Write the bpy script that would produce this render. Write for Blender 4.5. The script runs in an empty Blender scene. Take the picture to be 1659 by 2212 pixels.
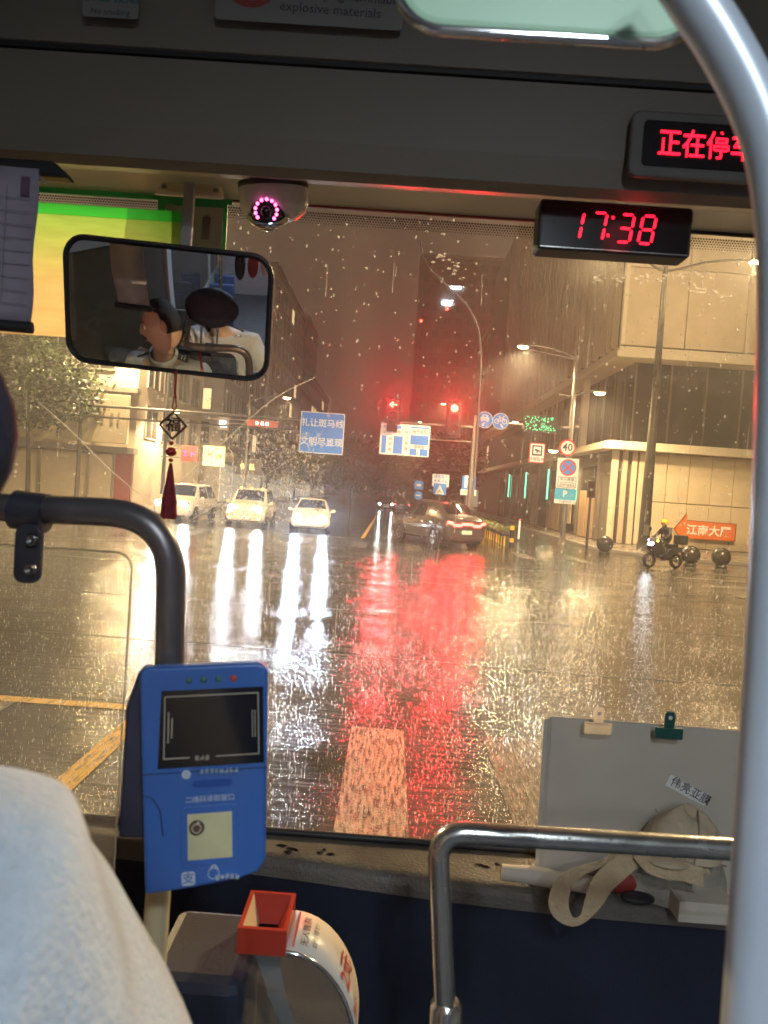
import bpy, bmesh, math, random
from math import radians, sin, cos, pi, atan2
from mathutils import Vector, Matrix, Euler
random.seed(11)
SC = bpy.context.scene
COL = SC.collection
# ------------------------------------------------------------------ camera
W_, H_ = 1659.0, 2212.0            # the photograph's measuring grid
LENS = 26.0
F_ = LENS / 36.0 * H_
CAM = Vector((0, 0, 2.1))
ROLL, PITCH, YAW = radians(4.0), radians(-1.72), radians(0.55)
FWD = Vector((-sin(YAW) * cos(PITCH), cos(YAW) * cos(PITCH), sin(PITCH)))
RW = Vector((cos(YAW), sin(YAW), 0))
UW = RW.cross(FWD)
CR = RW * cos(ROLL) + UW * sin(ROLL)
CU = UW * cos(ROLL) - RW * sin(ROLL)
cd = bpy.data.cameras.new('camera')
cd.sensor_fit = 'VERTICAL'; cd.sensor_height = 36; cd.sensor_width = 27; cd.lens = LENS
cd.clip_start = 0.02; cd.clip_end = 3000
cd.dof.use_dof = True; cd.dof.focus_distance = 3.8; cd.dof.aperture_fstop = 7.0
cam = bpy.data.objects.new('camera', cd); COL.objects.link(cam)
m = Matrix((CR, CU, -FWD)).transposed().to_4x4(); m.translation = CAM
cam.matrix_world = m
SC.camera = cam
# ------------------------------------------------------------------ night sky (low cloud lit by the city)
wd = bpy.data.worlds.new('World'); SC.world = wd; wd.use_nodes = True
wn = wd.node_tree.nodes; wl = wd.node_tree.links
sky = wn.new('ShaderNodeTexSky'); sky.sky_type = 'NISHITA'; sky.sun_disc = False
sky.sun_elevation = radians(-4); sky.sun_rotation = radians(200)
bgs = wn['Background']; bgs.inputs['Strength'].default_value = 0.05
wl.new(sky.outputs[0], bgs.inputs[0])
glow = wn.new('ShaderNodeBackground'); glow.inputs[0].default_value = (0.42, 0.29, 0.185, 1); glow.inputs[1].default_value = 0.15
ad = wn.new('ShaderNodeAddShader'); wl.new(bgs.outputs[0], ad.inputs[0]); wl.new(glow.outputs[0], ad.inputs[1])
wl.new(ad.outputs[0], wn['World Output'].inputs['Surface'])
SC.view_settings.view_transform = 'Standard'; SC.view_settings.look = 'None'
SC.view_settings.exposure = 0.65; SC.view_settings.gamma = 1.0
cy = SC.cycles
cy.max_bounces = 6; cy.diffuse_bounces = 2; cy.glossy_bounces = 3; cy.transmission_bounces = 4
cy.use_adaptive_sampling = True; cy.adaptive_threshold = 0.04; cy.adaptive_min_samples = 16
cy.volume_bounces = 0; cy.transparent_max_bounces = 16
cy.caustics_reflective = True; cy.caustics_refractive = False
cy.sample_clamp_indirect = 4.0; cy.sample_clamp_direct = 0.0
cy.use_denoising = True; cy.blur_glossy = 0.6
try: cy.use_light_tree = True
except Exception: pass

def ray(px, py): return (FWD * F_ + CR * (px - W_ / 2) - CU * (py - H_ / 2))
def P(px, py, Y):
    """point at real distance Y (metres ahead) seen along a direction of the photograph"""
    d = ray(px, py); return CAM + d * ((Y - CAM.y) / d.y)
def G(px, py, z=0.0):
    d = ray(px, py); return CAM + d * ((z - CAM.z) / d.z)
def mpp(Y): return Y / F_

# ------------------------------------------------------------------ materials
MATS = {}
def mat(name, col, rough=0.5, metal=0.0, spec=0.5, em=None, es=0.0, var=0.12, scale=8.0, bump=0.0, bscale=60.0, trans=0.0, ior=1.45, sheen=0.0, rvar=0.0, coat=0.0, stretch=None):
    if name in MATS: return MATS[name]
    mt = bpy.data.materials.new(name); mt.use_nodes = True
    nt = mt.node_tree; N = nt.nodes; L = nt.links; b = N['Principled BSDF']
    b.inputs['Roughness'].default_value = rough; b.inputs['Metallic'].default_value = metal
    b.inputs['Specular IOR Level'].default_value = spec; b.inputs['IOR'].default_value = ior
    b.inputs['Transmission Weight'].default_value = trans
    b.inputs['Coat Weight'].default_value = coat
    if sheen: b.inputs['Sheen Weight'].default_value = sheen
    tc = N.new('ShaderNodeTexCoord')
    src = tc.outputs['Object']
    if stretch:
        mp = N.new('ShaderNodeMapping'); mp.inputs['Scale'].default_value = stretch; L.new(src, mp.inputs[0]); src = mp.outputs[0]
    nz = N.new('ShaderNodeTexNoise'); nz.inputs['Scale'].default_value = scale; nz.inputs['Detail'].default_value = 5
    L.new(src, nz.inputs['Vector'])
    cr = N.new('ShaderNodeValToRGB')
    c0 = [max(0, c * (1 - var)) for c in col[:3]]; c1 = [min(1, c * (1 + var)) for c in col[:3]]
    cr.color_ramp.elements[0].position = 0.3; cr.color_ramp.elements[0].color = (*c0, 1)
    cr.color_ramp.elements[1].position = 0.7; cr.color_ramp.elements[1].color = (*c1, 1)
    L.new(nz.outputs['Fac'], cr.inputs[0]); L.new(cr.outputs[0], b.inputs['Base Color'])
    if rvar:
        mr = N.new('ShaderNodeMapRange'); mr.inputs['From Min'].default_value = 0.3; mr.inputs['From Max'].default_value = 0.7
        mr.inputs['To Min'].default_value = max(0.02, rough - rvar); mr.inputs['To Max'].default_value = min(1, rough + rvar)
        L.new(nz.outputs['Fac'], mr.inputs[0]); L.new(mr.outputs[0], b.inputs['Roughness'])
    if bump:
        n2 = N.new('ShaderNodeTexNoise'); n2.inputs['Scale'].default_value = bscale; n2.inputs['Detail'].default_value = 4
        L.new(src, n2.inputs['Vector'])
        bp = N.new('ShaderNodeBump'); bp.inputs['Strength'].default_value = bump; bp.inputs['Distance'].default_value = 0.02
        L.new(n2.outputs['Fac'], bp.inputs['Height']); L.new(bp.outputs[0], b.inputs['Normal'])
    if em:
        b.inputs['Emission Color'].default_value = (*em, 1); b.inputs['Emission Strength'].default_value = es
    MATS[name] = mt; return mt

def thin_glass(name, tint=(0.95, 0.97, 0.96), scatter=0.0, scol=(1, 1, 1), gl=0.0, grough=0.03, scale=0, smin=0.0):
    """clear sheet: light passes, a little is mirrored, a little is scattered by water film and dirt"""
    mt = bpy.data.materials.new(name); mt.use_nodes = True; nt = mt.node_tree; N = nt.nodes; L = nt.links
    N.remove(N['Principled BSDF']); out = N['Material Output']
    tr = N.new('ShaderNodeBsdfTransparent'); tr.inputs[0].default_value = (*tint, 1)
    gs = N.new('ShaderNodeBsdfGlossy'); gs.inputs['Roughness'].default_value = grough
    fr = N.new('ShaderNodeFresnel'); fr.inputs[0].default_value = 1.35
    mx = N.new('ShaderNodeMixShader'); L.new(fr.outputs[0], mx.inputs[0]); L.new(tr.outputs[0], mx.inputs[1]); L.new(gs.outputs[0], mx.inputs[2])
    res = mx.outputs[0]
    if scatter:
        tl = N.new('ShaderNodeBsdfTranslucent'); tl.inputs[0].default_value = (*scol, 1)
        df = N.new('ShaderNodeBsdfDiffuse'); df.inputs[0].default_value = (*scol, 1)
        m0 = N.new('ShaderNodeMixShader'); m0.inputs[0].default_value = 0.12; L.new(tl.outputs[0], m0.inputs[1]); L.new(df.outputs[0], m0.inputs[2])
        m2 = N.new('ShaderNodeMixShader'); m2.inputs[0].default_value = scatter
        if scale:
            tc = N.new('ShaderNodeTexCoord'); mp = N.new('ShaderNodeMapping'); mp.inputs['Scale'].default_value = (scale, scale, scale * .12)
            L.new(tc.outputs['Object'], mp.inputs[0])
            nz = N.new('ShaderNodeTexNoise'); nz.inputs['Scale'].default_value = 1; nz.inputs['Detail'].default_value = 6; L.new(mp.outputs[0], nz.inputs['Vector'])
            mr = N.new('ShaderNodeMapRange'); mr.inputs['From Min'].default_value = .35; mr.inputs['From Max'].default_value = .75
            mr.inputs['To Min'].default_value = smin; mr.inputs['To Max'].default_value = scatter; L.new(nz.outputs['Fac'], mr.inputs[0]); L.new(mr.outputs[0], m2.inputs[0])
        L.new(res, m2.inputs[1]); L.new(m0.outputs[0], m2.inputs[2]); res = m2.outputs[0]
    L.new(res, out.inputs['Surface']); MATS[name] = mt; return mt

# ------------------------------------------------------------------ mesh builder
_TXT = {}
def text_geo(s, size, bold=0.0, align='CENTER', shear=0.0, spacing=1.0):
    key = (s, bold, align, shear, spacing)
    if key not in _TXT:
        cu = bpy.data.curves.new('t', 'FONT'); cu.body = s; cu.size = 1.0; cu.align_x = align; cu.align_y = 'CENTER'
        cu.offset = bold; cu.shear = shear; cu.resolution_u = 2; cu.space_character = spacing
        o = bpy.data.objects.new('t', cu); COL.objects.link(o)
        dg = bpy.context.evaluated_depsgraph_get()
        me = bpy.data.meshes.new_from_object(o.evaluated_get(dg))
        vs = [v.co.copy() for v in me.vertices]; fs = [tuple(p.vertices) for p in me.polygons]
        bpy.data.objects.remove(o); bpy.data.curves.remove(cu); bpy.data.meshes.remove(me)
        _TXT[key] = (vs, fs)
    vs, fs = _TXT[key]
    return [v * size for v in vs], fs

class MB:
    def __init__(s): s.v = []; s.f = []; s.s = []
    def add(s, vs, fs, smooth=False, M=None):
        o = len(s.v)
        if M is not None: vs = [M @ Vector(v) for v in vs]
        s.v += [tuple(v) for v in vs]; s.f += [tuple(i + o for i in f) for f in fs]; s.s += [smooth] * len(fs); return s
    def box(s, c, d, M=None):
        x, y, z = c; a, b, e = d[0] / 2, d[1] / 2, d[2] / 2
        vs = [(x - a, y - b, z - e), (x + a, y - b, z - e), (x + a, y + b, z - e), (x - a, y + b, z - e), (x - a, y - b, z + e), (x + a, y - b, z + e), (x + a, y + b, z + e), (x - a, y + b, z + e)]
        return s.add(vs, [(0, 3, 2, 1), (4, 5, 6, 7), (0, 1, 5, 4), (1, 2, 6, 5), (2, 3, 7, 6), (3, 0, 4, 7)], False, M)
    def tube(s, pts, r, n=12, caps=True, M=None, smooth=True, flat=1.0):
        pts = [Vector(p) for p in pts]; rs = r if isinstance(r, (list, tuple)) else [r] * len(pts)
        vs = []; up = None
        for i, p in enumerate(pts):
            t = (pts[min(i + 1, len(pts) - 1)] - pts[max(i - 1, 0)])
            if t.length < 1e-9: t = Vector((0, 0, 1))
            t.normalize()
            if up is None: up = Vector((0, 0, 1)) if abs(t.z) < 0.95 else Vector((0, 1, 0))
            a = t.cross(up)
            if a.length < 1e-6: a = t.cross(Vector((1, 0, 0)))
            a.normalize(); up = a.cross(t).normalized()
            for k in range(n):
                an = 2 * pi * k / n; vs.append(p + a * (cos(an) * rs[i]) + up * (sin(an) * rs[i] * flat))
        fs = []
        for i in range(len(pts) - 1):
            for k in range(n):
                fs.append((i * n + k, i * n + (k + 1) % n, (i + 1) * n + (k + 1) % n, (i + 1) * n + k))
        s.add(vs, fs, smooth, M)
        if caps: s.add(vs[:n], [tuple(range(n - 1, -1, -1))], False, M); s.add(vs[-n:], [tuple(range(n))], False, M)
        return s
    def cyl(s, p0, p1, r0, r1=None, n=16, M=None): return s.tube([p0, p1], [r0, r0 if r1 is None else r1], n, True, M)
    def lathe(s, prof, n=24, M=None, smooth=True):
        vs = []; fs = []
        for r, z in prof:
            for k in range(n): a = 2 * pi * k / n; vs.append((r * cos(a), r * sin(a), z))
        for i in range(len(prof) - 1):
            for k in range(n): fs.append((i * n + k, i * n + (k + 1) % n, (i + 1) * n + (k + 1) % n, (i + 1) * n + k))
        return s.add(vs, fs, smooth, M)
    def prism(s, poly, z0, z1, M=None):
        n = len(poly); vs = [(x, y, z0) for x, y in poly] + [(x, y, z1) for x, y in poly]
        fs = [tuple(range(n - 1, -1, -1)), tuple(range(n, 2 * n))] + [(i, (i + 1) % n, n + (i + 1) % n, n + i) for i in range(n)]
        return s.add(vs, fs, False, M)
    def sphere(s, c, r, nu=16, nv=10, sc=(1, 1, 1), M=None, v0=0.0, v1=1.0):
        c = Vector(c); vs = []; fs = []
        for j in range(nv + 1):
            th = pi * (v0 + (v1 - v0) * j / nv)
            for i in range(nu):
                a = 2 * pi * i / nu; vs.append(c + Vector((r * sin(th) * cos(a) * sc[0], r * sin(th) * sin(a) * sc[1], r * cos(th) * sc[2])))
        for j in range(nv):
            for i in range(nu): fs.append((j * nu + i, (j + 1) * nu + i, (j + 1) * nu + (i + 1) % nu, j * nu + (i + 1) % nu))
        return s.add(vs, fs, True, M)
    def quad(s, a, b, c, d): return s.add([a, b, c, d], [(0, 1, 2, 3)])
    def disc(s, c, r, n=24, M=None, sx=1.0):
        return s.add([(c[0] + r * sx * cos(2 * pi * k / n), c[1] + r * sin(2 * pi * k / n), c[2]) for k in range(n)], [tuple(range(n))], False, M)
    def ring(s, c, r0, r1, z, n=32, M=None):
        vs = [(c[0] + r0 * cos(2 * pi * k / n), c[1] + r0 * sin(2 * pi * k / n), z) for k in range(n)] + [(c[0] + r1 * cos(2 * pi * k / n), c[1] + r1 * sin(2 * pi * k / n), z) for k in range(n)]
        return s.add(vs, [(k, (k + 1) % n, n + (k + 1) % n, n + k)[::-1] for k in range(n)], False, M)
    def text(s, t, size, at=(0, 0, 0), bold=0.0, align='CENTER', M=None, shear=0.0, rot=0.0, wide=1.0, spacing=1.0):
        vs, fs = text_geo(t, size, bold, align, shear, spacing)
        R = Matrix.Translation(at) @ Matrix.Rotation(rot, 4, 'Z') @ Matrix.Diagonal((wide, 1, 1, 1))
        vs = [R @ v for v in vs]
        return s.add(vs, fs, False, M)
    def build(s, name, mt, parent=None, bevel=0.0, seg=2, loc=None, rot=None, kind=None, subsurf=0):
        me = bpy.data.meshes.new(name); me.from_pydata(s.v, [], s.f)
        me.polygons.foreach_set('use_smooth', s.s); me.update()
        o = bpy.data.objects.new(name, me); COL.objects.link(o)
        me.materials.append(MATS[mt] if isinstance(mt, str) else mt)
        if parent is not None: o.parent = parent
        if loc is not None: o.location = loc
        if rot is not None: o.rotation_euler = rot
        if bevel:
            bv = o.modifiers.new('b', 'BEVEL'); bv.width = bevel; bv.segments = seg; bv.limit_method = 'ANGLE'; bv.angle_limit = radians(35)
        if subsurf:
            sb = o.modifiers.new('s', 'SUBSURF'); sb.levels = subsurf; sb.render_levels = subsurf
        if kind: o['kind'] = kind
        return o
def tag(o, label, cat, group=None, kind=None):
    if label: o['label'] = label
    if cat: o['category'] = cat
    if group: o['group'] = group
    if kind: o['kind'] = kind
    return o
def thing(name, label, cat, loc=(0, 0, 0), rot=(0, 0, 0), group=None):
    o = bpy.data.objects.new(name, None); COL.objects.link(o); o.empty_display_size = 0.2
    o.location = loc; o.rotation_euler = rot if not isinstance(rot, (int, float)) else (0, 0, rot)
    return tag(o, label, cat, group)
def struct(name, mb, mt, **k):
    o = mb.build(name, mt, **k); o['kind'] = 'structure'; return o
def inst(src, name, parent, loc=(0, 0, 0), rot=(0, 0, 0), scale=(1, 1, 1)):
    o = src.copy(); o.name = name; COL.objects.link(o); o.parent = parent; o.location = loc; o.rotation_euler = rot; o.scale = scale; return o
def copy_tree(root, loc=None, rot=None, label=None):
    r = root.copy(); COL.objects.link(r)
    if loc is not None: r.location = loc
    if rot is not None: r.rotation_euler = rot
    if label: r['label'] = label
    for ch in list(root.children):
        c = ch.copy(); COL.objects.link(c); c.parent = r
        for g in list(ch.children):
            d = g.copy(); COL.objects.link(d); d.parent = c
    return r
SIGN = lambda rz=0.0: (pi / 2, 0, rz)         # local x right, y up, z towards the bus
def rrect(w, h, r, n=5, cx=0.0, cy=0.0):
    pts = []
    for qx, qy, a0 in ((1, 1, 0), (-1, 1, 90), (-1, -1, 180), (1, -1, 270)):
        for k in range(n + 1):
            a = radians(a0 + 90 * k / n); pts.append((cx + qx * (w / 2 - r) + r * cos(a), cy + qy * (h / 2 - r) + r * sin(a)))
    return pts
def light(name, kind, loc, power, col, parent=None, size=0.1, spot=None, rot=None, blend=0.4, sizey=None):
    ld = bpy.data.lights.new(name, kind); ld.energy = power; ld.color = col
    if kind == 'SPOT': ld.spot_size = radians(spot or 150); ld.spot_blend = blend; ld.shadow_soft_size = size
    elif kind == 'AREA':
        ld.size = size
        if sizey: ld.shape = 'RECTANGLE'; ld.size_y = sizey
    else: ld.shadow_soft_size = size
    o = bpy.data.objects.new(name, ld); COL.objects.link(o); o.location = loc
    if rot is not None: o.rotation_euler = rot
    if parent is not None: o.parent = parent
    return o
def smooth_path(pts, n=6):
    pts = [Vector(p) for p in pts]; out = []
    q = [pts[0]] + pts + [pts[-1]]
    for i in range(1, len(q) - 2):
        for k in range(n):
            t = k / n; a, b, c, d = q[i - 1], q[i], q[i + 1], q[i + 2]
            out.append(0.5 * ((2 * b) + (c - a) * t + (2 * a - 5 * b + 4 * c - d) * t * t + (3 * b - a - 3 * c + d) * t ** 3))
    out.append(pts[-1]); return out
def bend(a, b, c, r, n=10):
    """rounded corner a-b-c with radius-like cut r"""
    a, b, c = Vector(a), Vector(b), Vector(c); u = (a - b).normalized(); w = (c - b).normalized()
    p0 = b + u * r; p1 = b + w * r; out = [a]
    for k in range(n + 1):
        t = k / n; out.append(p0.lerp(b, t).lerp(b.lerp(p1, t), t))
    out.append(c); return out
# ================================================================== SETTING
def road_material():
    mt = bpy.data.materials.new('wet_asphalt'); mt.use_nodes = True; nt = mt.node_tree; N = nt.nodes; L = nt.links; b = N['Principled BSDF']
    tc = N.new('ShaderNodeTexCoord')
    def nz(scale, det=3, vec=None, st=None, rough=.5):
        n = N.new('ShaderNodeTexNoise'); n.inputs['Scale'].default_value = scale; n.inputs['Detail'].default_value = det; n.inputs['Roughness'].default_value = rough
        src = tc.outputs['Object']
        if st:
            mp = N.new('ShaderNodeMapping'); mp.inputs['Scale'].default_value = st; L.new(src, mp.inputs[0]); src = mp.outputs[0]
        L.new(src, n.inputs['Vector']); return n
    big = nz(0.35, 4, st=(1, .6, 1)); cr = N.new('ShaderNodeValToRGB')
    cr.color_ramp.elements[0].position = .3; cr.color_ramp.elements[0].color = (.03, .0285, .027, 1)
    cr.color_ramp.elements[1].position = .75; cr.color_ramp.elements[1].color = (.068, .064, .058, 1)
    L.new(big.outputs['Fac'], cr.inputs[0]); L.new(cr.outputs[0], b.inputs['Base Color'])
    pud = nz(0.9, 5, st=(1, 1.7, 1)); mr = N.new('ShaderNodeMapRange'); mr.inputs['From Min'].default_value = .38; mr.inputs['From Max'].default_value = .62
    mr.inputs['To Min'].default_value = .035; mr.inputs['To Max'].default_value = .13; L.new(pud.outputs['Fac'], mr.inputs[0]); L.new(mr.outputs[0], b.inputs['Roughness'])
    b.inputs['IOR'].default_value = 1.5; b.inputs['Specular IOR Level'].default_value = 1.0
    # rain-roughened film: fine ripples, stone grain, long undulations across the carriageway
    f1 = nz(75, 2, st=(.7, 1.4, 1)); f2 = nz(8.5, 2, st=(.38, 1.7, 1)); f3 = nz(1.6, 2, st=(.25, 1.9, 1))
    m1 = N.new('ShaderNodeMath'); m1.operation = 'MULTIPLY'; m1.inputs[1].default_value = .55; L.new(f1.outputs['Fac'], m1.inputs[0])
    m2 = N.new('ShaderNodeMath'); m2.operation = 'MULTIPLY_ADD'; m2.inputs[1].default_value = 2.0; L.new(f2.outputs['Fac'], m2.inputs[0]); L.new(m1.outputs[0], m2.inputs[2])
    m3 = N.new('ShaderNodeMath'); m3.operation = 'MULTIPLY_ADD'; m3.inputs[1].default_value = 1.7; L.new(f3.outputs['Fac'], m3.inputs[0]); L.new(m2.outputs[0], m3.inputs[2])
    bp = N.new('ShaderNodeBump'); bp.inputs['Distance'].default_value = .011
    pm = nz(.55, 4, st=(.6, 1.4, 1)); pr = N.new('ShaderNodeMapRange'); pr.inputs['From Min'].default_value = .36; pr.inputs['From Max'].default_value = .66; pr.inputs['To Min'].default_value = .26; pr.inputs['To Max'].default_value = .70
    L.new(pm.outputs['Fac'], pr.inputs[0]); L.new(pr.outputs[0], bp.inputs['Strength'])
    L.new(m3.outputs[0], bp.inputs['Height']); L.new(bp.outputs[0], b.inputs['Normal'])
    MATS['wet_asphalt'] = mt
road_material()
def paint_material(name, col, wear=.5):
    mt = bpy.data.materials.new(name); mt.use_nodes = True; nt = mt.node_tree; N = nt.nodes; L = nt.links; b = N['Principled BSDF']
    tc = N.new('ShaderNodeTexCoord'); mp = N.new('ShaderNodeMapping'); mp.inputs['Scale'].default_value = (9, 1.0, 1); L.new(tc.outputs['Object'], mp.inputs[0])
    n = N.new('ShaderNodeTexNoise'); n.inputs['Scale'].default_value = 5; n.inputs['Detail'].default_value = 7; L.new(mp.outputs[0], n.inputs['Vector'])
    n2 = N.new('ShaderNodeTexNoise'); n2.inputs['Scale'].default_value = 70; n2.inputs['Detail'].default_value = 3; L.new(tc.outputs['Object'], n2.inputs['Vector'])
    ml = N.new('ShaderNodeMath'); ml.operation = 'MULTIPLY_ADD'; ml.inputs[1].default_value = .6; L.new(n2.outputs['Fac'], ml.inputs[0]); L.new(n.outputs['Fac'], ml.inputs[2])
    cr = N.new('ShaderNodeValToRGB'); e = cr.color_ramp.elements
    e[0].position = .55 + wear * .2; e[0].color = (.05, .047, .043, 1); e[1].position = .80 + wear * .25; e[1].color = (*col, 1)
    L.new(ml.outputs[0], cr.inputs[0]); L.new(cr.outputs[0], b.inputs['Base Color'])
    b.inputs['Roughness'].default_value = .24
    bp = N.new('ShaderNodeBump'); bp.inputs['Strength'].default_value = .5; bp.inputs['Distance'].default_value = .01
    L.new(n2.outputs['Fac'], bp.inputs['Height']); L.new(bp.outputs[0], b.inputs['Normal']); MATS[name] = mt
paint_material('paint_white', (.40, .37, .31), .45)
paint_material('paint_worn', (.26, .24, .20), .95)
paint_material('paint_yellow', (.65, .38, .06), .1)
mat('paving', (.16, .14, .12), .28, scale=3, bump=.3, bscale=20, rvar=.12)
mat('kerb_stone', (.25, .23, .21), .35, scale=5, rvar=.1)
mat('wall_beige', (.56, .46, .32), .55, scale=1.2, var=.1, bump=.15, bscale=30, rvar=.1)
mat('wall_beige2', (.56, .46, .33), .6, scale=1.0, var=.12)
mat('cornice_stone', (.66, .58, .44), .55, var=.08)
mat('dark_glass', (.035, .033, .03), .12, spec=.6, var=.3, scale=.6)
mat('joint_dark', (.10, .085, .065), .8)
mat('dark_stone', (.12, .095, .075), .45, scale=1.5, var=.25, rvar=.15)
mat('fin_stone', (.42, .33, .23), .5, var=.12)
mat('brown_panel', (.30, .20, .12), .5, var=.15)
mat('tower_dark', (.10, .085, .075), .8, var=.2, scale=.3)
mat('grey_wall', (.30, .27, .24), .7, var=.15, scale=.8)
mat('cream_wall', (.55, .48, .37), .6, var=.1, scale=1)
mat('sign_board', (.70, .60, .44), .5, var=.06, scale=2, stretch=(1, 1, 1))
mat('sign_letter', (.22, .17, .12), .5)
mat('red_panel', (.42, .10, .07), .5)
mat('lit_window', (.3, .25, .15), .4, em=(1.0, .72, .35), es=.9, var=.3)
mat('shop_lit_white', (.5, .5, .5), .4, em=(1, .86, .62), es=.22, var=.3)
mat('neon_red', (.4, .02, .05), .4, em=(1, .04, .10), es=5.0)
mat('neon_yellow', (.5, .4, .1), .4, em=(1, .72, .22), es=2.2)
mat('neon_white', (.5, .5, .5), .4, em=(1, .95, .85), es=3.0)
mat('neon_green', (.1, .4, .2), .4, em=(.15, 1, .55), es=2.0)

ground = MB(); ground.quad((-700, -60, 0), (700, -60, 0), (700, 1400, 0), (-700, 1400, 0))
struct('ground', ground, 'wet_asphalt')
# ---- pavements with kerbs at the far corners and along both sides of the street ahead
def pavement(poly, name):
    mb = MB(); mb.prism(poly, -.02, .13); o = struct(name, mb, 'paving', bevel=.02)
    k = MB(); n = len(poly)
    for i in range(n):
        a, b = Vector((*poly[i], 0)), Vector((*poly[(i + 1) % n], 0)); d = (b - a).normalized(); L = (b - a).length
        nrm = Vector((d.y, -d.x, 0))
        c = (a + b) / 2 + nrm * .06
        M = Matrix.Translation(c) @ Matrix.Rotation(atan2(d.y, d.x), 4, 'Z'); k.box((0, 0, .065), (L + .1, .14, .14), M)
    k.build('kerb', 'kerb_stone', o, bevel=.015); return o
def arc(cx, cy, r, a0, a1, n=8): return [(cx + r * cos(radians(a0 + (a1 - a0) * i / n)), cy + r * sin(radians(a0 + (a1 - a0) * i / n))) for i in range(n + 1)]
pavement([(60, 31), (60, 120), (9.6, 120)] + arc(14.1, 35.5, 4.5, 180, 270), 'pavement_right')
pavement(arc(-16.4, 40.5, 4.5, 270, 360) + [(-11.9, 160), (-60, 160), (-60, 36)], 'pavement_left')
pavement([(-70, -10), (-70, 12), (-20, 12), (-16, 8), (-16, -10)], 'pavement_near_left')
pavement([(70, -10), (12, -10), (12, 9), (16, 13), (70, 13)], 'pavement_near_right')
def strip(name, x0, x1, y0, y1, mt, z=.004, rz=0):
    mb = MB(); mb.quad((x0, y0, z), (x1, y0, z), (x1, y1, z), (x0, y1, z)); return struct(name, mb, mt)
# near zebra crossing in front of the bus, the centre line and the stop line ahead
for i, x in enumerate((-3.65, -1.36, -.215, .93, 2.08, 3.23)):
    strip('zebra_bar', x, x + .46, 2.4, 6.45, 'paint_worn' if i != 2 else 'paint_white')
strip('centre_line', -2.12, -1.95, 2.2, 6.7, 'paint_yellow', .005)
strip('centre_line', -4.4, -2.12, 6.45, 6.6, 'paint_yellow', .005)
for k in range(9): strip('zebra_bar', -9.6 + k * 2.05, -9.2 + k * 2.05 + .15, 26.2, 29.0, 'paint_worn')
for k in range(8):
    strip('zebra_bar', 9.0, 12.6, 12.5 + k * 2.1, 13.0 + k * 2.1, 'paint_worn')
for y in (40, 48, 56, 66, 78, 92): strip('lane_line', 3.6, 3.75, y, y + 4, 'paint_worn')
strip('stop_line', -10.5, -1.2, 30.6, 31.0, 'paint_worn')
strip('centre_line', -1.2, -1.05, 31, 90, 'paint_yellow')
# tar seams and patched strips across the junction
seam = mat('tar_seam', (.012, .012, .012), .3, bump=.2)
for (y, w) in ((9.15, .035), (12.6, .03), (17.3, .05), (18.6, .04), (22.1, .06)):
    mb = MB(); n = 26; vs = []
    for i in range(n):
        x = -14 + 28 * i / (n - 1); o = .12 * sin(x * .45 + y) + random.uniform(-.03, .03); vs += [(x, y + o, .0045), (x, y + o + w, .0045)]
    mb.add(vs, [(2 * i, 2 * i + 2, 2 * i + 3, 2 * i + 1) for i in range(n - 1)]); struct('tar_seam', mb, seam)

def strokes(mb, cx, cy, z, size, n, seed=1):
    """lettering too blurred to read: blocks of short strokes"""
    rr = random.Random(seed)
    for i in range(n):
        x0 = cx + (i - (n - 1) / 2) * size * 1.1
        for k in range(5):
            if rr.random() < .5: w, h = size * rr.uniform(.5, .85), size * .11
            else: w, h = size * .11, size * rr.uniform(.4, .85)
            mb.box((x0 + rr.uniform(-.1, .1) * size if w > h else x0 + rr.uniform(-.35, .35) * size, cy + (rr.uniform(-.4, .4) * size if w > h else 0), z), (w, h, .008 + .001 * k))
# ================================================================== RIGHT CORNER BUILDING
def grid_windows(root, x0, x1, z0, z1, nx, nz, y, face, mt='dark_glass', fr=.08, fmt='grey_wall', litp=0.0):
    """each window: an own part with a frame sub-part. face 'front' (-Y) or 'right' (+X) / 'left' (-X)"""
    proto = None; dx = (x1 - x0) / nx; dz = (z1 - z0) / nz; w = dx * .68; h = dz * .62
    pane = MB(); pane.box((0, 0, 0), (w, .06, h)); frm = MB()
    for sx in (-1, 1): frm.box((sx * (w / 2 + fr / 2), -.02, 0), (fr, .12, h + 2 * fr))
    for sz in (-1, 1): frm.box((0, -.02, sz * (h / 2 + fr / 2)), (w, .12, fr))
    frm.box((0, -.02, 0), (fr * .6, .10, h))
    for i in range(nx):
        for j in range(nz):
            cx = x0 + (i + .5) * dx; cz = z0 + (j + .5) * dz
            if face == 'front': l, r = (cx, y - .02, cz), (0, 0, 0)
            elif face == 'right': l, r = (y + .02, cx, cz), (0, 0, pi / 2)
            else: l, r = (y - .02, cx, cz), (0, 0, -pi / 2)
            if proto is None:
                a = pane.build('window', mt, root, loc=l, rot=r); f = frm.build('frame', fmt, a); proto = (a, f)
            else:
                a = proto[0].copy(); COL.objects.link(a); a.location = l; a.rotation_euler = r
                f = proto[1].copy(); COL.objects.link(f); f.parent = a
            if random.random() < litp:
                a.data = a.data.copy(); a.data.materials[0] = MATS['lit_window']
BX, BY = 11.35, 39.0
rb = thing('corner_building', 'tall beige stone office building on the corner with a dark recessed second storey', 'building', (BX, BY, .13))
mb = MB(); mb.box((18, 30, 2.45), (35.8, 59.8, 4.9)); mb.build('podium_wall', 'joint_dark', rb)
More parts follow.
